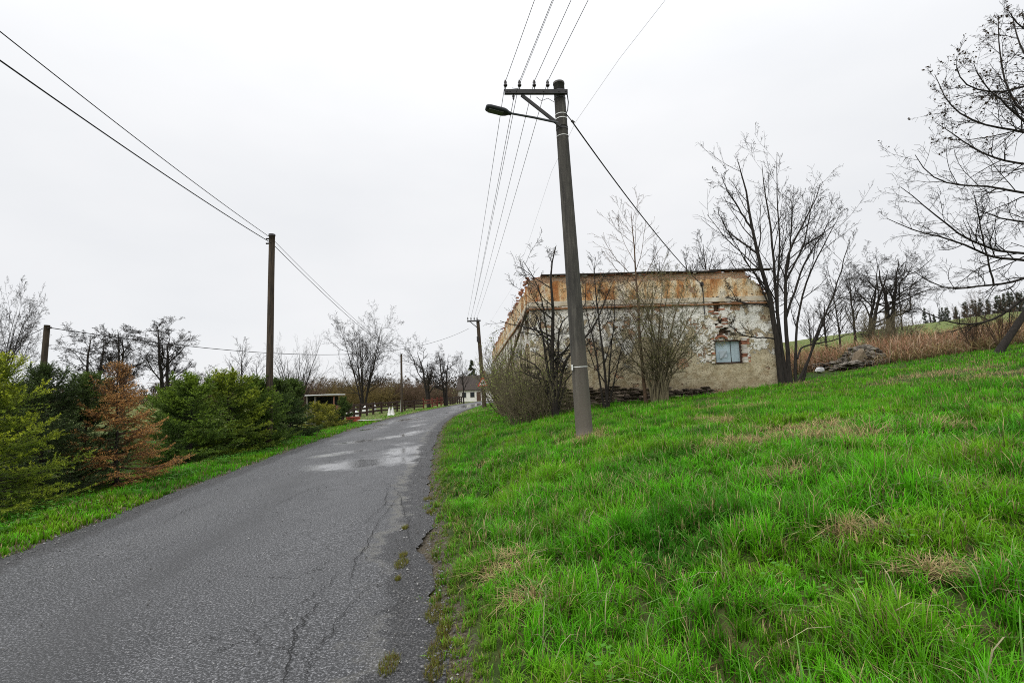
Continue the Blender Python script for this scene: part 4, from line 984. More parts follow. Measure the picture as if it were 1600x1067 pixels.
# shed
ps_ = at(503, 655, 37.0); ps_[2] = gz(ps_[0], 37.0); shed = empty('garden_shed', ps_, 'small dark open shed with a white flat roof behind the hedge', 'shed', rz=.05)
M_SB = simple('dark_shed_board', (.05, .052, .05), (.025, .026, .027), 4, .85, .4); M_SG = simple('grey_shed_board', (.20, .19, .16), (.12, .11, .09), 4, .85, .4); M_SR = simple('red_shed_board', (.26, .12, .075), (.16, .08, .05), 4, .85, .3)
zt_ = at(503, 617, 37)[2] - ps_[2]
MB().box((0, .9, zt_ + .0), (2.15, 2.4, .07), jit=.03).build('roof', simple('white_roof_sheet', (.72, .73, .72), (.55, .56, .55), 3, .6, .1), shed)
MB().box((-.2, 1.9, zt_ / 2 - .05), (1.6, .06, zt_ - .1)).build('back_board', M_SB, shed)
for k_ in range(7): MB().box((-.95 + k_ * .255, -.02, .98 + .02 * (k_ % 2)), (.24, .03, .34), jit=.02).build('wall_board', M_SG, shed)
for k_ in range(6): MB().box((-.95 + k_ * .255, .03, .40), (.24, .03, .76), jit=.02).build('wall_board', M_SB, shed)
for x_ in (-1.0, -.45, .85): MB().box((x_, -.04, zt_ / 2), (.08, .08, zt_ - .08)).build('corner_post', M_SG if x_ < 0 else M_SR, shed)
for k_ in range(3): MB().box((.98, .2 + k_ * .3, .75), (.06, .28, 1.2), jit=.02).build('side_board', M_SR, shed)
MB().box((-1.02, .9, zt_ / 2), (.05, 1.8, zt_ - .12)).build('side_wall', M_SB, shed)
# distant house
hc = at(743, 623, 112); hc[2] = gz(hc[0], 112) ; house = empty('distant_house', hc, 'low white house with a steep dark roof at the end of the road', 'house', rz=-.1)
M_HW = simple('white_render', (.75, .74, .70), (.62, .60, .56), 2, .9, .2); M_HR = simple('dark_roof_tile', (.055, .042, .034), (.03, .024, .02), 3, .8, .4)
MB().box((0, 3, 1.35), (7.5, 6.5, 2.7)).build('wall', M_HW, house)
x0, x1 = -4.1, 4.1; V = [(x0, -.6, 2.5), (x1, -.6, 2.5), (x1, 6.6, 2.5), (x0, 6.6, 2.5), (x0 + .0, 3, 5.6), (x1, 3, 5.6), (x0, -.6, 2.35), (x1, -.6, 2.35), (x1, 6.6, 2.35), (x0, 6.6, 2.35)]
roof = link('roof', mesh_np('roof', V, [[0, 4, 3], [1, 2, 5]], [[0, 1, 5, 4], [3, 4, 5, 2], [0, 6, 7, 1], [3, 2, 8, 9], [0, 3, 9, 6], [1, 7, 8, 2], [6, 9, 8, 7]]), M_HR, house)
MB().box((1.5, 3.6, 5.9), (.6, .6, 1.2)).build('chimney', simple('chimney_brick', (.25, .13, .09), (.18, .1, .07), 5, .9, .3), roof)
for x_ in (-2.4, -.6, 1.9):
    w_ = MB().box((x_, -.27, 1.45), (.95, .06, 1.15)).build('window', simple('window_frame_paint', (.30, .28, .25)), house)
    MB().box((x_, -.305, 1.45), (.8, .02, 1.0)).build('pane', simple('dark_glass', (.03, .035, .04), (.02, .025, .03), 3, .1, 0, spec=.6), w_)
MB().box((.75, -.27, 1.0), (.9, .06, 2.0)).build('door', simple('door_brown', (.10, .06, .04)), house)

# ------------------------------------------------------------------ bare trees
def norm(v): return v / np.maximum(np.linalg.norm(v, axis=-1, keepdims=True), 1e-9)
def level(P, R, rng, nch, t0, t1, ang, ratio, npts, wig, up, rr, prof=.5, rtip=.35, amin=0.0):
    """grow nch children on every branch of P, all at once"""
    B, n, _ = P.shape
    t = t0 + (t1 - t0) * (np.arange(nch)[None] + rng.rand(B, nch)) / nch
    f = t * (n - 1); i = np.minimum(f.astype(int), n - 2); fr = (f - i)[..., None]
    b = np.arange(B)[:, None]
    p0 = P[b, i] * (1 - fr) + P[b, i + 1] * fr; td = norm(P[b, i + 1] - P[b, i])
    r0 = R[b, i] * (1 - fr[..., 0]) + R[b, i + 1] * fr[..., 0]
    L = np.linalg.norm(np.diff(P, axis=1), axis=2).sum(1)[:, None] * ratio * (1 - prof * t) * (.6 + .8 * rng.rand(B, nch))
    rnd = rng.randn(B, nch, 3); side = norm(rnd - (rnd * td).sum(-1, keepdims=True) * td)
    A_ = np.radians(ang * (.65 + .7 * rng.rand(B, nch)))[..., None]
    d = norm(td * np.cos(A_) + side * np.sin(A_))
    M = B * nch; d = d.reshape(M, 3); p = p0.reshape(M, 3); Ls = (L.reshape(M) / (npts - 1))[:, None]
    out = [p]
    for _ in range(npts - 1):
        d = norm(d + rng.randn(M, 3) * wig + np.array([0, 0, up])); p = p + d * Ls; out.append(p)
    r = np.minimum(r0 * rr, r0 * .95).reshape(M)
    tt = np.linspace(0, 1, npts)[None]
    return np.stack(out, 1), r[:, None] * (1 - (1 - rtip) * tt)
def resample(pts, n):
    pts = np.asarray(pts, float); s = np.concatenate([[0], np.cumsum(np.linalg.norm(np.diff(pts, axis=0), axis=1))])
    t = np.linspace(0, s[-1], n); P = np.stack([np.interp(t, s, pts[:, k]) for k in range(3)], 1)
    Q = P.copy()
    for _ in range(2): Q[1:-1] = (Q[:-2] + 2 * Q[1:-1] + Q[2:]) / 4
    return Q
def buds(P, rng, size, tint, per=1, spread=.03):
    """small leaf-sized faces at and near the branch ends"""
    e = np.repeat(P[:, -1], per, 0); m_ = np.repeat(P[:, -2], per, 0); f = rng.rand(len(e), 1) ** 2
    c = e * (1 - f) + m_ * f + rng.randn(len(e), 3) * spread
    a = norm(rng.randn(len(e), 3)); b_ = norm(np.cross(a, rng.randn(len(e), 3))); s = size * (.6 + .8 * rng.rand(len(e), 1))
    V = np.stack([c - a * s, c + b_ * s * .6, c + a * s, c - b_ * s * .6], 1).reshape(-1, 3)
    C = np.repeat(np.asarray(tint) * (.6 + .8 * rng.rand(len(e), 1)), 4, 0)
    return V, np.arange(len(V)).reshape(-1, 4), C
M_BK = simple('dark_bark', (.034, .028, .023), (.014, .012, .010), 6, .95, .5, stretch=(3, 3, .6))
M_BG = simple('mossy_bark', (.17, .145, .085), (.065, .055, .035), 5, .95, .6, stretch=(3, 3, .6))
M_BB = simple('brown_twigs', (.135, .085, .05), (.06, .04, .028), 6, .95, .2)
M_BY = simple('ochre_twigs', (.17, .125, .035), (.08, .06, .022), 6, .95, .2)
M_LF = leafy('bud_leaf', .6, .3, .2)
def build_tree(spec, seed, trunks, r0s, kt=9, rmin=.0022):
    """trunks: list of (n,3) polylines; spec: list of level() argument tuples plus the number of sides; returns trunk mesh, crown mesh"""
    rng = np.random.RandomState(seed)
    P = np.stack(trunks); n = P.shape[1]; t = np.linspace(0, 1, n)
    R = np.stack([a * (1 - t) ** .8 + b_ for a, b_ in r0s])
    flare = 1 + .35 * np.exp(-t * 18); R = R * np.where((P[:, :1, 2] < .3) & (np.abs(P[:, :1, 0]) < 1.2), flare[None], 1.0)
    mt = MB()
    V, Q = tubes(P, R, kt); mt.add(V, Q)
    mc = MB(); cur, cr = P, R; allp = []
    spec = [list(x) for x in spec]; spec[-1][5] = 2
    if len(spec) > 2: spec[-2][5] = min(spec[-2][5], 3 if rmin > .005 else 4)
    for sp in spec:
        k = sp[-1]; cur, cr = level(cur, cr, rng, *sp[:-1]); 
        V, Q = tubes(cur, np.maximum(cr, rmin), k); mc.add(V, Q); allp.append(cur)
    return mt, mc, allp, rng
def finish_tree(name, mt, mc, loc, label, cat, group, mat, bud=None, parts=('trunk', 'crown')):
    o = empty(name, loc, label, cat, group)
    mt.build(parts[0], mat, o, True)
    V = np.concatenate(mc.v); Q = np.concatenate(mc.q)
    if bud is not None:
        bV, bQ, bC = bud; nv = len(V); nq = len(Q)
        me = mesh_np(parts[1], np.concatenate([V, bV]), Q=np.concatenate([Q, bQ + nv]), attrs={'tint': np.concatenate([np.zeros((nv, 3)), bC])},
                     mi=np.concatenate([np.zeros(nq), np.ones(len(bQ))]))
        link(parts[1], me, [mat, M_LF], o)
    else: link(parts[1], mesh_np(parts[1], V, Q=Q), mat, o)
    return o
def copy_tree(o, loc, label, rz=0, s=1.0, group=None):
    c = o.copy(); COL.objects.link(c); c.location = [float(v) for v in loc]; c.rotation_euler = (0, 0, rz); c.scale = (s, s, s) if not isinstance(s, tuple) else s
    c['label'] = label
    if group: c['group'] = group
    for ch in o.children:
        d = ch.copy(); COL.objects.link(d); d.parent = c
    return c
def gen_trunks(rng, n, h, spread, lean=0.0, npts=12, wig=.05, base=.1, straight=.6, hv=.25):
    out = []
    for k in range(n):
        a = 2 * math.pi * (k + rng.rand() * .8) / n; hh = h * (1 - hv * rng.rand()); sp = spread * (.4 + .8 * rng.rand()) if n > 1 else spread * .2
        t = np.linspace(0, 1, npts)
        x = np.cos(a) * (base + sp * t ** straight) + np.cumsum(rng.randn(npts)) * wig * t; y = np.sin(a) * (base + sp * t ** straight) + np.cumsum(rng.randn(npts)) * wig * t
        out.append(np.stack([x, y, hh * t - .12], 1))
    return out
rg_ = np.random.RandomState(5)
# (nch, t0, t1, ang, ratio, npts, wig, up, rr, prof, rtip, sides)
def proto(name, label, cat, group, h, kind, seed, loc=(0, 0, 0), mat=None, bud=None):
    rg = np.random.RandomState(seed)
    if kind == 'round':       # spreading field tree
        tr = gen_trunks(rg, 7, h * .98, h * .42, npts=12, wig=.06, base=.10, straight=1.2, hv=.16); r0 = [(h * .011, .007)] * 7
        sp = [(9, .22, .97, 44, .50, 7, .12, .05, .55, .5, .3, 5), (8, .15, 1, 40, .42, 5, .13, .05, .6, .45, .35, 4), (6, .15, 1, 42, .45, 4, .15, .03, .6, .4, .5, 3), (4, .2, 1, 40, .5, 3, .15, .02, .7, .3, .6, 3)]
    elif kind == 'oak':       # one trunk, wide wandering limbs
        tr = gen_trunks(rg, 2, h * .96, h * .16, npts=12, wig=.07, base=.08, straight=1.2); r0 = [(h * .022, .012)] * 2
        sp = [(9, .26, .98, 60, .62, 9, .20, .05, .55, .45, .3, 5), (8, .2, 1, 45, .42, 6, .20, .05, .6, .45, .35, 4), (7, .15, 1, 45, .42, 4, .2, .03, .65, .35, .5, 3), (4, .2, 1, 42, .5, 3, .18, .02, .8, .3, .7, 3)]
    elif kind == 'alder':     # open crown in layers, single stem
        tr = gen_trunks(rg, 2, h, h * .10, npts=14, wig=.05); r0 = [(h * .016, .02)] * 2
        sp = [(16, .34, .99, 62, .36, 7, .12, .05, .5, .55, .3, 5), (9, .3, 1, 45, .42, 5, .20, .04, .6, .4, .4, 3), (8, .25, 1, 50, .45, 4, .25, .02, .65, .3, .5, 3), (4, .3, 1, 45, .45, 3, .2, 0, .8, .2, .7, 3)]
    elif kind == 'upright':   # slender ash like tree, steep twigs
        tr = gen_trunks(rg, 1, h, .5, npts=14, wig=.05); r0 = [(h * .013, .008)]
        sp = [(20, .25, .98, 36, .40, 7, .07, .07, .55, .6, .3, 5), (7, .25, 1, 34, .42, 5, .1, .06, .6, .45, .4, 3), (5, .3, 1, 34, .45, 4, .1, .04, .7, .3, .6, 3)]
    elif kind == 'fan':       # many stems fanning from one base
        tr = gen_trunks(rg, 9, h, h * .42, npts=10, wig=.07, base=.10, straight=1.15, hv=.4); r0 = [(h * .009, .006)] * 9
        sp = [(9, .15, .97, 36, .42, 6, .12, .06, .55, .5, .35, 4), (7, .2, 1, 38, .42, 5, .14, .04, .6, .4, .45, 3), (4, .3, 1, 38, .45, 3, .14, .03, .75, .3, .6, 3)]
    elif kind == 'thicket':   # dense shrub
        tr = gen_trunks(rg, 22, h, h * .42, npts=8, wig=.09, base=.35, straight=.9, hv=.55); r0 = [(h * .0065, .005)] * 22
        sp = [(8, .10, .97, 34, .40, 5, .12, .06, .6, .45, .45, 3), (5, .2, 1, 38, .42, 4, .15, .04, .7, .35, .5, 3)]
    elif kind == 'bush':      # far-off hedge bush
        tr = gen_trunks(rg, 16, h, h * .6, npts=7, wig=.12, base=.3, straight=.9, hv=.5); r0 = [(h * .012, .01)] * 16
        sp = [(9, .08, .97, 45, .5, 5, .18, .03, .6, .4, .5, 3), (8, .1, 1, 45, .5, 3, .2, .0, .75, .3, .6, 3)]
    mnr = {'alder': .0075, 'oak': .0065, 'round': .006, 'bush': .009, 'upright': .006}.get(kind, .003)
    mt, mc, allp, rng = build_tree(sp, seed, tr, r0, 8 if len(tr) < 5 else 5, rmin=mnr)
    bd = buds(allp[-1], rng, *bud) if bud else None
    return finish_tree(name, mt, mc, loc, label, cat, group, mat or M_BK, bd, ('trunk', 'crown') if kind in ('round', 'alder', 'upright', 'oak') else ('stems', 'twigs'))
def place(px, top_py, Y, proto_h=None, base=None):
    """ground position for a thing standing Y metres ahead under pixel column px, and its height if its top is at top_py"""
    p = at(px, top_py, Y); z = gz(p[0], Y); return np.array([p[0], Y, z]), p[2] - z
F_ = {}
def tree(kind, px, top, Y, label, group=None, name='bare_tree', cat='tree', seed=None, mat=None, bud=None, wide=1.0, rz=None, key=None):
    loc, hh = place(px, top, Y)
    key = key or (kind, (mat or M_BK).name, bool(bud))
    if seed is not None: key = key + (seed,) if isinstance(key, tuple) else (key, seed)
    if key not in F_:
        o = proto(name, label, cat, group, hh, kind, (seed or 1) + len(F_) * 7, loc, mat, bud); F_[key] = (o, hh)
        if wide != 1: o.scale = (wide, wide, 1)
        return o
    o, h0 = F_[key]; s = hh / h0
    c = copy_tree(o, loc, label, rz if rz is not None else random.uniform(0, 6.28), (s * wide, s * wide, s))
    if group: c['group'] = group
    elif 'group' in c: del c['group']
    return c
G_L = 'bare trees beyond the spruce hedge'; G_B = 'bare trees behind the ruin'
tree('round', 0, 468, 34, 'bare dark tree at the far left edge beyond the hedge', G_L, seed=1, wide=.62)
tree('alder', 197, 478, 44, 'tall open-crowned bare tree rising above the dead orange spruce', G_L, seed=1)
tree('alder', 143, 512, 47, 'lower bare tree just left of the tall open-crowned one', G_L, seed=2, wide=1.2)
tree('alder', 272, 492, 48, 'bare layered tree between the dead spruce and the green spruces', G_L, seed=3, wide=1.35)
tree('upright', 378, 528, 60, 'thin narrow bare larch left of the tall bare pole', G_L, seed=1)
tree('upright', 400, 552, 62, 'small slender bare tree directly left of the tall bare pole', G_L, seed=2)
tree('fan', 462, 518, 50, 'bare many-stemmed tree right of the tall bare pole', G_L, seed=1, wide=.8)
tree('round', 566, 500, 62, 'broad bare tree with ochre lower twigs behind the garden fence', G_L, seed=2, wide=.82)
tree('oak', 668, 538, 74, 'rounded bare tree just right of the thin distant pole', G_L, seed=3, wide=1.1)
tree('oak', 694, 534, 76, 'rounded bare tree with a thick trunk nearest the end of the road', G_L, seed=1, wide=.9)
tree('upright', 722, 556, 88, 'slender bare tree left of the distant wooden pole', G_L, seed=1)
tree('upright', -78, 330, 17, 'bare tree standing outside the left edge with twig tips in view', G_L, seed=3, wide=1.0)
k_ = 0
for px_, tp_, Y_ in ((493, 596, 58), (510, 590, 62), (528, 593, 60), (545, 592, 66), (560, 598, 62), (578, 594, 70), (594, 596, 68), (610, 592, 74), (625, 597, 72), (642, 594, 78), (655, 598, 82), (640, 600, 70), (682, 600, 88), (706, 606, 96), (530, 600, 64), (470, 592, 60),
                      (440, 590, 58), (690, 604, 104), (752, 612, 118), (345, 590, 60), (300, 585, 58)):
    ochre = px_ in (528, 545, 560, 594, 530); 
    tree('bush', px_, tp_, Y_ + (16 if 480 < px_ < 690 and px_ != 530 else 0), ('ochre' if ochre else 'brown') + ' leafless bush ' + ('behind the garden shed', 'above the white shed roof', 'right of the garden shed', 'over the near end of the fence', 'behind the pale sacks', 'under the broad bare tree', 'behind the fence middle', 'over the two small white cones', 'directly behind the thin distant pole', 'right of the thin distant pole', 'left of the rounded bare trees', 'low beside the round pale post', 'under the rounded bare trees', 'beside the end of the fence', 'close to the small dark spruce', 'left of the garden shed', 'behind the tall bare pole', 'at the left of the distant house', 'at the right of the distant house', 'beyond the green spruces, right one', 'beyond the green spruces, left one')[k_],
         'hedge bushes beyond the garden', 'leafless_bush', 'bush', seed=k_ % 2, mat=M_BY if ochre else M_BB, wide=1.15); k_ += 1
# behind the ruin
for px_, tp_, Y_, kd, sd_, lab in ((1030, 392, 72, 'upright', 1, 'bare tree top over the middle of the ruin wall, leftmost of the row'), (1062, 384, 70, 'upright', 2, 'bare tree top over the ruin wall, second of the row'), (1098, 366, 68, 'upright', 1, 'tallest bare tree top peering over the ruin wall'),
                             (1112, 398, 74, 'upright', 2, 'bare tree top over the ruin wall just right of the tallest'), (1150, 404, 66, 'fan', 1, 'twiggy bare tree top over the right end of the ruin wall'), (1082, 392, 75, 'upright', 3, 'thin bare tree top between the taller ones over the ruin'),
                             (1302, 440, 44, 'upright', 1, 'slender bare tree left of the dark group beyond the dead reeds'), (1322, 405, 46, 'upright', 3, 'tall bare tree left of the broad dark tree beyond the reeds'), (1345, 402, 47, 'oak', 2, 'bare tree touching the left side of the broad dark tree'),
                             (1376, 390, 49, 'oak', 1, 'broad dark bare tree on the slope beyond the dead reeds'), (1282, 450, 42, 'upright', 2, 'thin bare tree just right of the multi-stemmed tree'), (1422, 470, 70, 'upright', 1, 'small far bare tree on the hill line, left one'),
                             (1452, 478, 80, 'upright', 2, 'small far bare tree on the hill line, right one'), (1262, 470, 45, 'upright', 3, 'thin bare tree half hidden behind the multi-stemmed tree'), (1400, 440, 62, 'upright', 3, 'faint slender tree right of the broad dark tree')):
    tree(kd, px_, tp_, Y_, lab, G_B, seed=sd_, wide=1.1 if px_ != 1376 else 1.25)
tree('bush', 1368, 488, 45, 'olive leafless bush at the foot of the broad dark tree', None, 'leafless_bush', 'bush', seed=0, mat=M_BG)
tree('bush', 1400, 500, 40, 'olive leafless bush on the slope right of the broad dark tree', None, 'leafless_bush', 'bush', seed=1, mat=M_BG)
tree('fan', 1512, 462, 25.5, 'thin many-stemmed sapling in the dead reeds left of the leaning trunk', 'saplings in the dead reeds', 'sapling', 'sapling', seed=2, mat=M_BB, wide=.7)
tree('fan', 1552, 455, 24.6, 'thin many-stemmed sapling at the foot of the leaning trunk', 'saplings in the dead reeds', 'sapling', 'sapling', seed=3, mat=M_BB, wide=.7)

# --- shrubs and small trees in front of the ruin
GB = (.026, (.26, .31, .08), 2, .05)
def hero(name, px_stems, Y, base_px, r_list, spec, seed, label, cat, group, mat, bud=None, depth_j=.6, parts=('trunk', 'crown'), npts=12, extra=None, keep=None):
    """stems drawn through pixels of the photograph but each with its own depth"""
    rng = np.random.RandomState(seed); base = at(base_px[0], base_px[1], Y); base[2] = gz(base[0], base[1]) - .05
    tr = []
    for s_i, st in enumerate(px_stems):
        dy = (rng.rand() - .5) * 2 * depth_j * (0 if s_i == 0 else 1); n_ = len(st)
        pts = []
        for k, (x, y) in enumerate(st):
            pts.append(at(x, y, Y + dy * (k / (n_ - 1)) + (rng.rand() - .5) * .1 * depth_j) - base)
        if extra is None or s_i not in extra: pts[0][2] = min(pts[0][2], .05)
        if s_i == 0: pts[0] = pts[0] + (pts[0] - pts[1]) * (.45 / max(.3, abs(pts[1][2] - pts[0][2])))
        tr.append(resample(pts, npts) + np.concatenate([np.zeros((1, 3)), rng.randn(npts - 1, 3) * .012]))
    mt, mc, allp, rng = build_tree(spec, seed, tr, r_list, rmin=.0048)
    ends = allp[-1] if keep is None else allp[-1][keep(allp[-1])]
    bd = buds(ends, rng, *bud) if bud else None
    return finish_tree(name, mt, mc, base, label, cat, group, mat, bd, parts)
# plum tree right before the corner of the ruin
hero('fruit_tree', [[(868, 642), (864, 600), (860, 560), (866, 520), (864, 470), (858, 430), (862, 400), (868, 385)],
                    [(862, 565), (850, 535), (846, 510), (838, 492), (832, 486)], [(864, 540), (872, 505), (885, 488), (905, 486)],
                    [(864, 590), (880, 560), (900, 540), (925, 520), (942, 480), (958, 440)], [(862, 470), (845, 450), (832, 428), (818, 408)], [(868, 610), (885, 590), (905, 575)],
                    [(865, 600), (845, 575), (820, 560), (805, 556)]], 18.6, (868, 644), [(.10, .012), (.06, .012), (.05, .01), (.06, .008), (.035, .008), (.04, .01), (.04, .01)],
     [(9, .25, .98, 50, .34, 6, .14, .05, .5, .5, .35, 4), (7, .2, 1, 45, .42, 5, .18, .05, .6, .4, .5, 3), (5, .2, 1, 42, .45, 3, .15, .03, .75, .3, .6, 3)], 21,
     'dark crooked fruit tree with sparse buds left of the concrete pole before the ruin', 'tree', None, M_BK, (.012, (.16, .17, .05), 1, .02))
hero('fruit_tree', [[(948, 612), (944, 570), (938, 530), (935, 480), (926, 440), (930, 402)], [(944, 580), (955, 540), (962, 490), (958, 450)], [(940, 560), (925, 520), (912, 480), (915, 440)], [(948, 600), (965, 570), (975, 530)]], 20.6, (948, 614),
     [(.05, .008), (.035, .006), (.035, .006), (.03, .006)], [(9, .2, .98, 42, .38, 6, .12, .06, .55, .5, .35, 4), (7, .2, 1, 42, .45, 5, .15, .04, .6, .4, .5, 3), (5, .2, 1, 40, .45, 3, .15, .03, .75, .3, .6, 3)], 22,
     'thin dark small tree just right of the concrete pole before the ruin', 'tree', None, M_BK, (.012, (.16, .17, .05), 1, .02))
# the big fan-shaped mossy bush
st = []
for k_, (tx, ty) in enumerate(((1020, 430), (1048, 425), (1072, 436), (1095, 462), (1106, 500), (1110, 530), (1000, 440), (985, 462), (968, 490), (958, 525), (1035, 440), (1060, 470), (1080, 510), (1010, 490), (992, 520), (1045, 500))):
    bx = 1018 + (k_ % 8) * 3.5; st.append([(bx, 610), (bx + (tx - bx) * .14, 580), (bx + (tx - bx) * .42, 610 + (ty - 610) * .48), (bx + (tx - bx) * .75, 610 + (ty - 610) * .78), (tx, ty)])
hero('mossy_bush', st, 20.6, (1030, 612), [(.035, .006)] * len(st), [(9, .15, .97, 40, .34, 5, .14, .06, .55, .5, .4, 4), (7, .15, 1, 42, .45, 5, .17, .03, .6, .4, .5, 3), (4, .2, 1, 42, .5, 3, .15, .03, .8, .3, .6, 3)], 23,
     'large fan-shaped bush with greenish yellow twigs before the middle of the ruin wall', 'bush', None, M_BG, (.014, (.22, .24, .05), 2, .03), 1.0, ('stems', 'twigs'), 9)
hero('slender_sapling', [[(1008, 606), (1002, 550), (996, 480), (993, 420), (990, 370), (986, 330)]], 20.9, (1008, 608), [(.065, .008)],
     [(16, .30, .97, 40, .30, 7, .07, .06, .45, .5, .35, 4), (7, .2, 1, 38, .40, 5, .1, .05, .6, .4, .5, 3), (4, .2, 1, 38, .42, 3, .12, .03, .75, .3, .6, 3)], 24,
     'tall slender straight sapling rising above the middle of the ruin wall', 'tree', None, M_BB, (.012, (.14, .13, .06), 1, .02))
for px_, tp_, Y_, sd_, lab in ((793, 540, 24, 1, 'dense budding shrub nearest the road at the ruin corner, left one'), (812, 505, 21.5, 2, 'tall budding thicket against the side wall of the ruin'), (826, 530, 19.6, 1, 'budding thicket at the foot of the ruin corner, its base in the grass'),
                               (845, 560, 18.9, 3, 'low dense thicket of thin stems under the fruit tree'), (792, 570, 27, 2, 'budding shrub beside the side wall farthest towards the road'), (812, 575, 19.0, 3, 'low greenish thicket with bare brown stems left of the fruit tree'),
                               (794, 520, 28, 3, 'budding shrub leaning on the far part of the side wall'), (793, 560, 34, 1, 'greenish shrub right of the distant wooden pole'), (793, 560, 41, 2, 'greenish shrub right of the road warning sign'), (880, 590, 19.8, 2, 'low twiggy shrub behind the concrete pole')):
    tree('thicket', px_, tp_, Y_, lab, 'budding shrubs round the ruin corner', 'budding_shrub', 'shrub', seed=sd_, mat=M_BG, bud=GB if sd_ != 3 else (.018, (.17, .19, .05), 1, .04), wide=.85)

# --- the multi-stemmed tree at the right corner of the ruin
hero('multi_stemmed_tree', [[(1221, 584), (1207, 479), (1194, 437), (1181, 389), (1171, 344), (1164, 276), (1151, 246)],
      [(1228, 584), (1212, 479), (1212, 445), (1206, 366), (1196, 310), (1190, 257)], [(1216, 520), (1214, 445), (1220, 370), (1213, 314), (1214, 240)],
      [(1233, 584), (1227, 501), (1226, 430), (1231, 381), (1262, 347), (1282, 287)], [(1242, 584), (1241, 520), (1257, 445), (1287, 381), (1316, 329)],
      [(1228, 440), (1257, 381), (1268, 320), (1274, 300)], [(1246, 560), (1252, 539), (1295, 535), (1340, 516)], [(1245, 584), (1287, 501), (1312, 430), (1329, 370)],
      [(1206, 482), (1190, 474), (1170, 476), (1150, 470), (1138, 445)], [(1211, 530), (1190, 527), (1165, 527), (1148, 515), (1130, 500)], [(1182, 395), (1160, 380), (1135, 360), (1122, 330)], [(1176, 360), (1150, 320), (1132, 290), (1126, 270)],
      [(1227, 500), (1250, 430), (1262, 400), (1290, 360), (1300, 330)], [(1252, 580), (1275, 520), (1300, 470), (1318, 430)], [(1226, 450), (1236, 380), (1238, 320), (1240, 290)]],
     22.6, (1232, 586), [(.125, .010), (.08, .009), (.045, .007), (.085, .009), (.055, .007), (.04, .007), (.035, .008), (.05, .008), (.035, .006), (.03, .006), (.04, .006), (.04, .006), (.05, .006), (.04, .006), (.04, .006)],
     [(10, .28, .98, 36, .33, 7, .08, .06, .5, .5, .35, 4), (7, .22, 1, 36, .42, 5, .11, .05, .6, .45, .5, 3), (4, .25, 1, 36, .45, 4, .13, .04, .7, .3, .6, 3)], 25,
     'tall dark multi-stemmed bare tree at the right corner of the ruin', 'tree', None, M_BK, (.020, (.05, .042, .03), 1, .02), 1.2, npts=14, extra=(2, 5, 6, 8, 9, 10, 11, 12, 14))

# --- the tree leaning out of the right edge
YT = 22.0
tt_ = [[(1558, 545), (1600, 488), (1640, 440), (1668, 390), (1690, 320), (1695, 200), (1700, 90), (1700, -40)],
       [(1672, 385), (1610, 400), (1542, 390), (1497, 366), (1461, 335), (1430, 310), (1408, 293)], [(1650, 420), (1600, 402), (1550, 408), (1513, 382), (1476, 372), (1434, 364), (1386, 341)],
       [(1690, 320), (1640, 308), (1600, 303), (1560, 293), (1513, 290), (1476, 290), (1445, 272), (1430, 243)], [(1655, 415), (1600, 435), (1555, 448), (1524, 445), (1487, 456), (1450, 440), (1427, 424)],
       [(1640, 440), (1600, 466), (1560, 498), (1513, 511), (1466, 498), (1440, 486), (1427, 477)], [(1692, 270), (1650, 262), (1600, 256), (1560, 251), (1524, 235), (1497, 214), (1462, 191)],
       [(1694, 240), (1650, 222), (1600, 204), (1540, 198), (1492, 177), (1471, 146), (1461, 117)], [(1694, 220), (1640, 208), (1600, 193), (1571, 162), (1548, 142), (1529, 125), (1521, 99)],
       [(1697, 160), (1640, 180), (1600, 190), (1576, 151), (1562, 93), (1560, 25)], [(1698, 150), (1640, 130), (1600, 133), (1560, 149), (1518, 138), (1492, 125), (1495, 88)],
       [(1553, 447), (1545, 410), (1535, 370), (1528, 330), (1520, 300)], [(1700, 90), (1660, 70), (1620, 60), (1590, 40), (1575, 15)], [(1690, 300), (1650, 340), (1600, 350), (1560, 340), (1520, 325)], [(1697, 180), (1650, 160), (1610, 100), (1588, 60), (1580, 20)]]
hero('leaning_tree', tt_, YT, (1560, 546), [(.11, .025)] + [(.050, .012)] * 10 + [(.028, .01)] + [(.055, .012)] * 3,
     [(14, .20, .98, 42, .24, 6, .15, .03, .5, .35, .45, 4), (7, .2, 1, 44, .42, 5, .18, .02, .65, .35, .5, 3), (4, .25, 1, 42, .5, 3, .15, .0, .8, .3, .6, 3)], 26,
     'bare tree leaning out of the right edge, its long branches sweeping into the picture', 'tree', None, M_BK, (.055, (.05, .035, .022), 2, .04), 1.5, npts=14, extra=tuple(range(1, 15)), keep=lambda P: (P[:, -1, 2] > 8.6) & (np.random.RandomState(2).rand(len(P)) < .22))
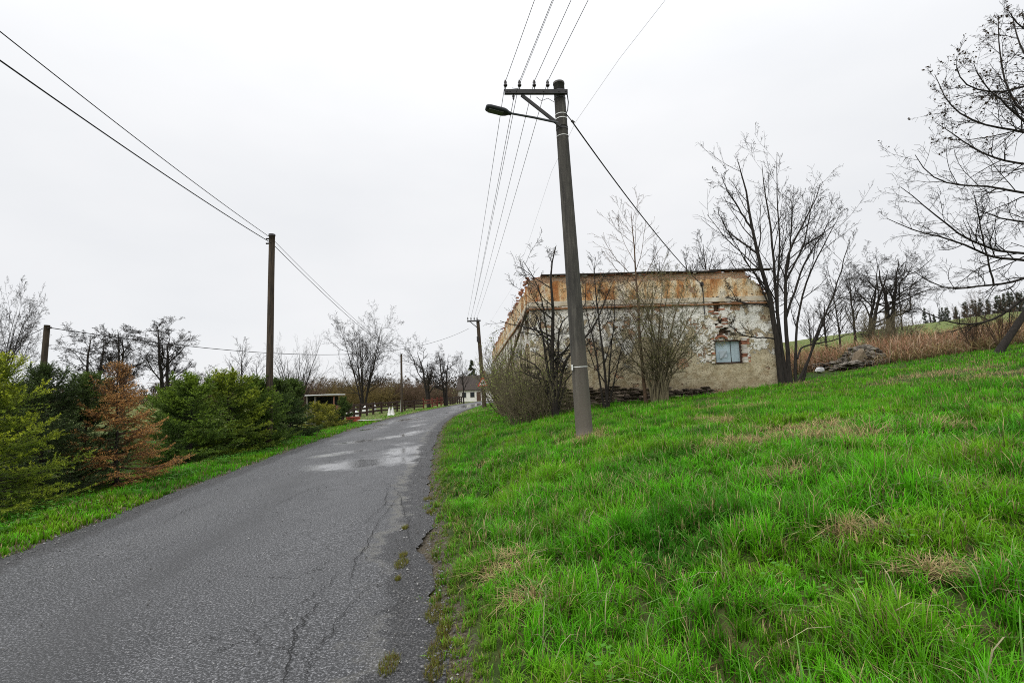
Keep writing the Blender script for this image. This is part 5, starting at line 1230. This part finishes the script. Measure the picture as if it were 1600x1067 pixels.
# ------------------------------------------------------------------ spruces
def spruce(name, seed, h, rad, label, loc, inner, tip, group=None, nb=78, dens=170, bare=.0, dead=False, nw=.0105, nl=.034, low=.02, leaders=0, upt=1.0, pr=.5):
    rng = np.random.RandomState(seed); o = empty(name, loc, label, 'spruce tree', group)
    t = np.linspace(0, 1, 12); tr = np.stack([np.cumsum(rng.randn(12)) * .012, np.cumsum(rng.randn(12)) * .012, t * h - .1], 1)
    MB().tube(tr, .040 * h / 2.7 * (1 - t) ** .8 + .008, 8).build('trunk', M_BK, o, True)
    tb = low + (1 - low) * (np.arange(nb) + rng.rand(nb)) / nb; tb = tb ** 1.05
    az = rng.rand(nb) * 6.283 + np.arange(nb) * 2.4
    L = (rad * np.clip(1 - tb, 0, 1) ** pr * (.55 + .75 * rng.rand(nb)) + .10) * (1 - .35 * np.exp(-tb * 9))
    p = np.stack([np.interp(tb, t, tr[:, 0]), np.interp(tb, t, tr[:, 1]), tb * h - .1], 1)
    el = np.radians(-12 + 62 * tb ** 1.4 + rng.randn(nb) * 7)
    out = [p]; n1 = 7
    for k in range(n1 - 1):
        e = el + np.radians(-6 + 7 * upt * k); d = np.stack([np.cos(az) * np.cos(e), np.sin(az) * np.cos(e), np.sin(e)], 1); p = p + d * (L / (n1 - 1))[:, None] + rng.randn(nb, 3) * .012; out.append(p)
    P1 = np.stack(out, 1)
    # side twigs lie in the plane of the bough
    nc = 22; tt = .16 + .82 * (np.arange(nc)[None] + rng.rand(nb, nc)) / nc; f = tt * (n1 - 1); i = np.minimum(f.astype(int), n1 - 2); fr = (f - i)[..., None]; b = np.arange(nb)[:, None]
    p0 = P1[b, i] * (1 - fr) + P1[b, i + 1] * fr; td = norm(P1[b, i + 1] - P1[b, i]); sd_ = norm(np.cross(td, [0, 0, 1.])); sg_ = np.where(np.arange(nc) % 2 == 0, 1, -1)[None, :, None]
    d = norm(td * .75 + sd_ * sg_ * (.7 + .3 * rng.rand(nb, nc, 1)) + np.array([0, 0, 1]) * (rng.rand(nb, nc, 1) - .45) * .45)
    l2 = (.12 + .42 * L[:, None] * (1 - tt) ** .8) * (.6 + .7 * rng.rand(nb, nc)); M = nb * nc; p = p0.reshape(M, 3); d = d.reshape(M, 3); l2 = l2.reshape(M); out = [p]
    for k in range(3): d = norm(d + rng.randn(M, 3) * .10 + np.array([0, 0, -.03 if not dead else -.06])); p = p + d * (l2 / 3)[:, None]; out.append(p)
    P2 = np.stack(out, 1)
    mb = MB(); V, Q = tubes(P1, np.linspace(.014, .004, n1)[None] * (.5 + .5 * L[:, None] / rad), 4); mb.add(V, Q); V, Q = tubes(P2, np.linspace(.004, .002, 4)[None] * np.ones((M, 1)), 3); mb.add(V, Q)
    mb.build('boughs', M_BB if dead else M_BK, o)
    # needles
    def ned(P, lens, dn, w0=0.0):
        cnt = np.maximum((lens * dn).astype(int), 1); idx = np.repeat(np.arange(len(P)), cnt); N = len(idx); u = w0 + (1 - w0) * rng.rand(N); n = P.shape[1]; f = u * (n - 1); i = np.minimum(f.astype(int), n - 2); fr = (f - i)[:, None]
        c = P[idx, i] * (1 - fr) + P[idx, i + 1] * fr; td = norm(P[idx, i + 1] - P[idx, i]); r = rng.randn(N, 3); s = norm(r - (r * td).sum(1, keepdims=True) * td)
        dd = norm(td * .55 + s * .85 + np.array([0, 0, .12])); w = norm(np.cross(dd, rng.randn(N, 3))); l = nl * (.7 + .6 * rng.rand(N, 1))
        return np.stack([c - w * nw * .5, c + w * nw * .5, c + dd * l], 1), u, idx
    n2, u2, i2 = ned(P2, l2, dens * (1 - bare)); n1_, u1, i1 = ned(P1, L, dens * .55, .45)
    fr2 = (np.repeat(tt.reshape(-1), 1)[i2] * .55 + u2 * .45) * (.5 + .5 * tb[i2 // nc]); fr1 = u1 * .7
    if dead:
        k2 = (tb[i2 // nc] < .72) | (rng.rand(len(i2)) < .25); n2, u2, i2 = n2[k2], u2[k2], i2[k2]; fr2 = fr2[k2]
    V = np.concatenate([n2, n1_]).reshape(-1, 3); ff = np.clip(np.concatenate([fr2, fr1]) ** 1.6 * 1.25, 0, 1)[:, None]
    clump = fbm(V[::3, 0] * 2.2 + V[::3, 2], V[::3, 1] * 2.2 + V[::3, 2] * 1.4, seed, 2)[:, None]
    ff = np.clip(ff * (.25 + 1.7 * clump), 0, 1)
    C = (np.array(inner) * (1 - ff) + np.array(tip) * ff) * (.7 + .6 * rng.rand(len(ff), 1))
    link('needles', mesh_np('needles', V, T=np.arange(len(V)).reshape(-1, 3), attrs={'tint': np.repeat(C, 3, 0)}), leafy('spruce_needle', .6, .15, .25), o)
    return o
GS = 'spruces of the hedge left of the road'
def sp_h(px, py, top, Y):
    p = sp_at(px, py, Y); return at(px, top, Y)[2] - p[2]
def sp_at(px, py, Y): p = at(px, py, Y); p[2] = gz(p[0], Y) - .03; return p
DG = (.045, .095, .014); MG = (.17, .26, .018)
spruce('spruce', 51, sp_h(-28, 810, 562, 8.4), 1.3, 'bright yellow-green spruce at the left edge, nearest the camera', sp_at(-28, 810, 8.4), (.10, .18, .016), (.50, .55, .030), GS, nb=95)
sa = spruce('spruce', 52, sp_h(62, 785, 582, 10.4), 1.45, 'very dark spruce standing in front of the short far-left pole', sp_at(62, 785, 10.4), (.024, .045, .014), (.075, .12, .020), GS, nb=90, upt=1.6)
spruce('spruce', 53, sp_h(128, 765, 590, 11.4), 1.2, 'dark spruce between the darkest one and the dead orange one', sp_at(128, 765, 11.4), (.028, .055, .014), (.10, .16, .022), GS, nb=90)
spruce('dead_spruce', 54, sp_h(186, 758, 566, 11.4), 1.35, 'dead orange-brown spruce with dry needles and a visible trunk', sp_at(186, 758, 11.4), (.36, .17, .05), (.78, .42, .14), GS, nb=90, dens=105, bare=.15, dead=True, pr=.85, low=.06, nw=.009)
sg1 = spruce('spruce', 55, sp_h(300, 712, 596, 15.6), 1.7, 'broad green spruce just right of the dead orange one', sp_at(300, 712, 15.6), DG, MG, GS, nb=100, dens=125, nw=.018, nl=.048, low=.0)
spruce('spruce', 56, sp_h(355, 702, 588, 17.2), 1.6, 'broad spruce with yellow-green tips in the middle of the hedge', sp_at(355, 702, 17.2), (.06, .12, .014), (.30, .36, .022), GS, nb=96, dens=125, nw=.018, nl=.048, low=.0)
copy_tree(sg1, sp_at(398, 690, 19.0), 'green spruce left of the tall bare pole, bushy to the ground', 2.1, (1.0, 1.0, .98))
copy_tree(sg1, sp_at(268, 705, 18.0), 'green spruce standing behind the dead orange one on its right', 4.0, .92)
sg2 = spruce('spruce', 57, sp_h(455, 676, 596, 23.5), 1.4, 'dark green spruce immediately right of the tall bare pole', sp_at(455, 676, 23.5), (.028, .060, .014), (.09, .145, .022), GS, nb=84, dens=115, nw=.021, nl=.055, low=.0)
copy_tree(sg2, sp_at(432, 680, 21.5), 'dark green spruce hiding the foot of the tall bare pole', 1.0, .95)
copy_tree(sg2, sp_at(537, 658, 36), 'small dark spruce alone at the near end of the garden fence', 2.0, (.65, .65, .72))
sy = spruce('golden_shrub', 58, 1.5, 1.2, 'low golden-green conifer shrub at the end of the spruce hedge', sp_at(497, 666, 30), (.10, .13, .02), (.38, .35, .035), None, nb=46, dens=120, nw=.018, nl=.05, low=.0)
copy_tree(sy, sp_at(514, 662, 33), 'low golden-green conifer shrub in front of the garden shed', 3.0, .85)
copy_tree(sa, sp_at(20, 700, 12.6), 'dark spruce behind the yellow-green one at the left edge', 2.0, .95)
# far conifers
ft_ = spruce('fir_tree', 60, 9, 2.0, 'solitary dark fir standing behind the far house', sp_at(738, 600, 165), (.025, .04, .022), (.045, .07, .035), None, pr=.8, nb=50, dens=26, nw=.09, nl=.35, low=.0)
_, hh = place(738, 563, 165); ft_.scale = (hh / 9,) * 3
fir = spruce('fir_tree', 61, 8, 1.5, 'first dark fir of the ridge wood, farthest left on the hill line', sp_at(1446, 500, 128), (.06, .07, .055), (.09, .105, .075), 'firs on the ridge', pr=.9, nb=45, dens=15, nw=.08, nl=.30, low=.0)
rf = np.random.RandomState(9)
fk = 0
for row in range(2):
    px_ = 1452 + row * 6
    while px_ < 1680:
        Yf = 118 + row * 9 + rf.rand() * 5; topy = 498 - (px_ - 1452) * .25 - rf.rand() * 12 - row * 2
        loc, hh = place(px_, topy, Yf); hh = max(hh, 3.5); hh = min(hh, 11)
        copy_tree(fir, loc, 'dark fir in the row along the ridge at upper right, one of many alike', rf.rand() * 6, (hh / 8 * (.8 + .4 * rf.rand()),) * 2 + (hh / 8,)); px_ += 5 + rf.rand() * 11; fk += 1
# wooded far slope closing the valley behind the house
def far_wood(name, pts, label, h0, h1, tint, n):
    V, Q, C = [], [], []; k = 0
    rr = np.random.RandomState(len(name) + n)
    for _ in range(n):
        f = rr.rand(); (x0, y0), (x1, y1) = pts; x = x0 + (x1 - x0) * f + rr.randn() * 3; y = y0 + (y1 - y0) * f + rr.rand() * 25; z = gz(x, y); h = h0 + (h1 - h0) * rr.rand()
        m_ = 70; u = rr.rand(m_); r = (.28 * h * np.sin(np.pi * np.clip(u * .8 + .12, 0, 1)) * np.sqrt(rr.rand(m_))); a = rr.rand(m_) * 6.283
        c = np.stack([x + r * np.cos(a), y + r * np.sin(a), z + u * h], 1); d1 = norm(rr.randn(m_, 3) + [0, 0, .8]) * .5; d2 = norm(rr.randn(m_, 3)) * .13
        V.append(np.stack([c - d1, c + d2, c + d1, c - d2], 1).reshape(-1, 3)); C.append(np.repeat(np.array(tint) * (.6 + .8 * rr.rand(m_, 1)), 4, 0))
    V = np.concatenate(V); return tag(link(name, mesh_np(name, V, Q=np.arange(len(V)).reshape(-1, 4), attrs={'tint': np.concatenate(C)}), leafy('far_twigs', .9, 0, .1)), label, kind='stuff')
far_wood('far_wood', ((-60, 150), (30, 175)), 'brown leafless wood closing the valley behind the distant house', 4, 8, (.075, .06, .045), 330)
far_wood('far_scrub', ((-160, 120), (-45, 100)), 'brown leafless scrub along the meadow edge beyond the spruces', 3, 6, (.09, .07, .045), 260)

# ------------------------------------------------------------------ dead reeds and brambles on the right
N = 33000; rr = np.random.RandomState(44)
x = 11.3 + 42 * rr.rand(N) ** 1.1; y = band_front(x) + (fbm(x * .8, x * 0, 73) - .5) * 1.5 + 17 * rr.rand(N) ** 1.35
u, v = b_local(x, y); k = (u > BL + .4) & (np.hypot((x - pc[0]) / 1.5, (y - pc[1]) / 1.0) > .95); x, y = x[k], y[k]
front = y - band_front(x)
k = ~((np.abs(y - d0_[1] - .6) < 1.1) & (x > d0_[0] - 1.7) & (x < d0_[0] + 2.0)); x, y = x[k], y[k]; front = y - band_front(x)
h = (.95 + 1.5 * fbm(x * .55, y * .55, 91)) * (.5 + .7 * rr.rand(len(x))) * (.45 + .55 * smooth(0, 2.2, front)); h = h * (1 - .35 * smooth(22, 30, x))
tn = np.array([.40, .215, .125]) * (.45 + .95 * rr.rand(len(x), 1)); pl_ = rr.rand(len(x)) < .22; tn[pl_] = np.array([.66, .50, .34]) * (.7 + .5 * rr.rand(pl_.sum(), 1)); gr = rr.rand(len(x)) < .12; tn[gr] = np.array([.12, .14, .03])
near_ = (front < 1.8)[:, None]; tn = np.where(near_ & (rr.rand(len(x), 1) < .5), np.array([.36, .29, .12]), tn)
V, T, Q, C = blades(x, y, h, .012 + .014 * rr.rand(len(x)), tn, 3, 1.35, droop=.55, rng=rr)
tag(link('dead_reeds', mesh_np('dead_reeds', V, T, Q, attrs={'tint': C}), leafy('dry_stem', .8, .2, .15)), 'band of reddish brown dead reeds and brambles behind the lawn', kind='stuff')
print("polys", sum(len(m_.polygons) for m_ in bpy.data.meshes))
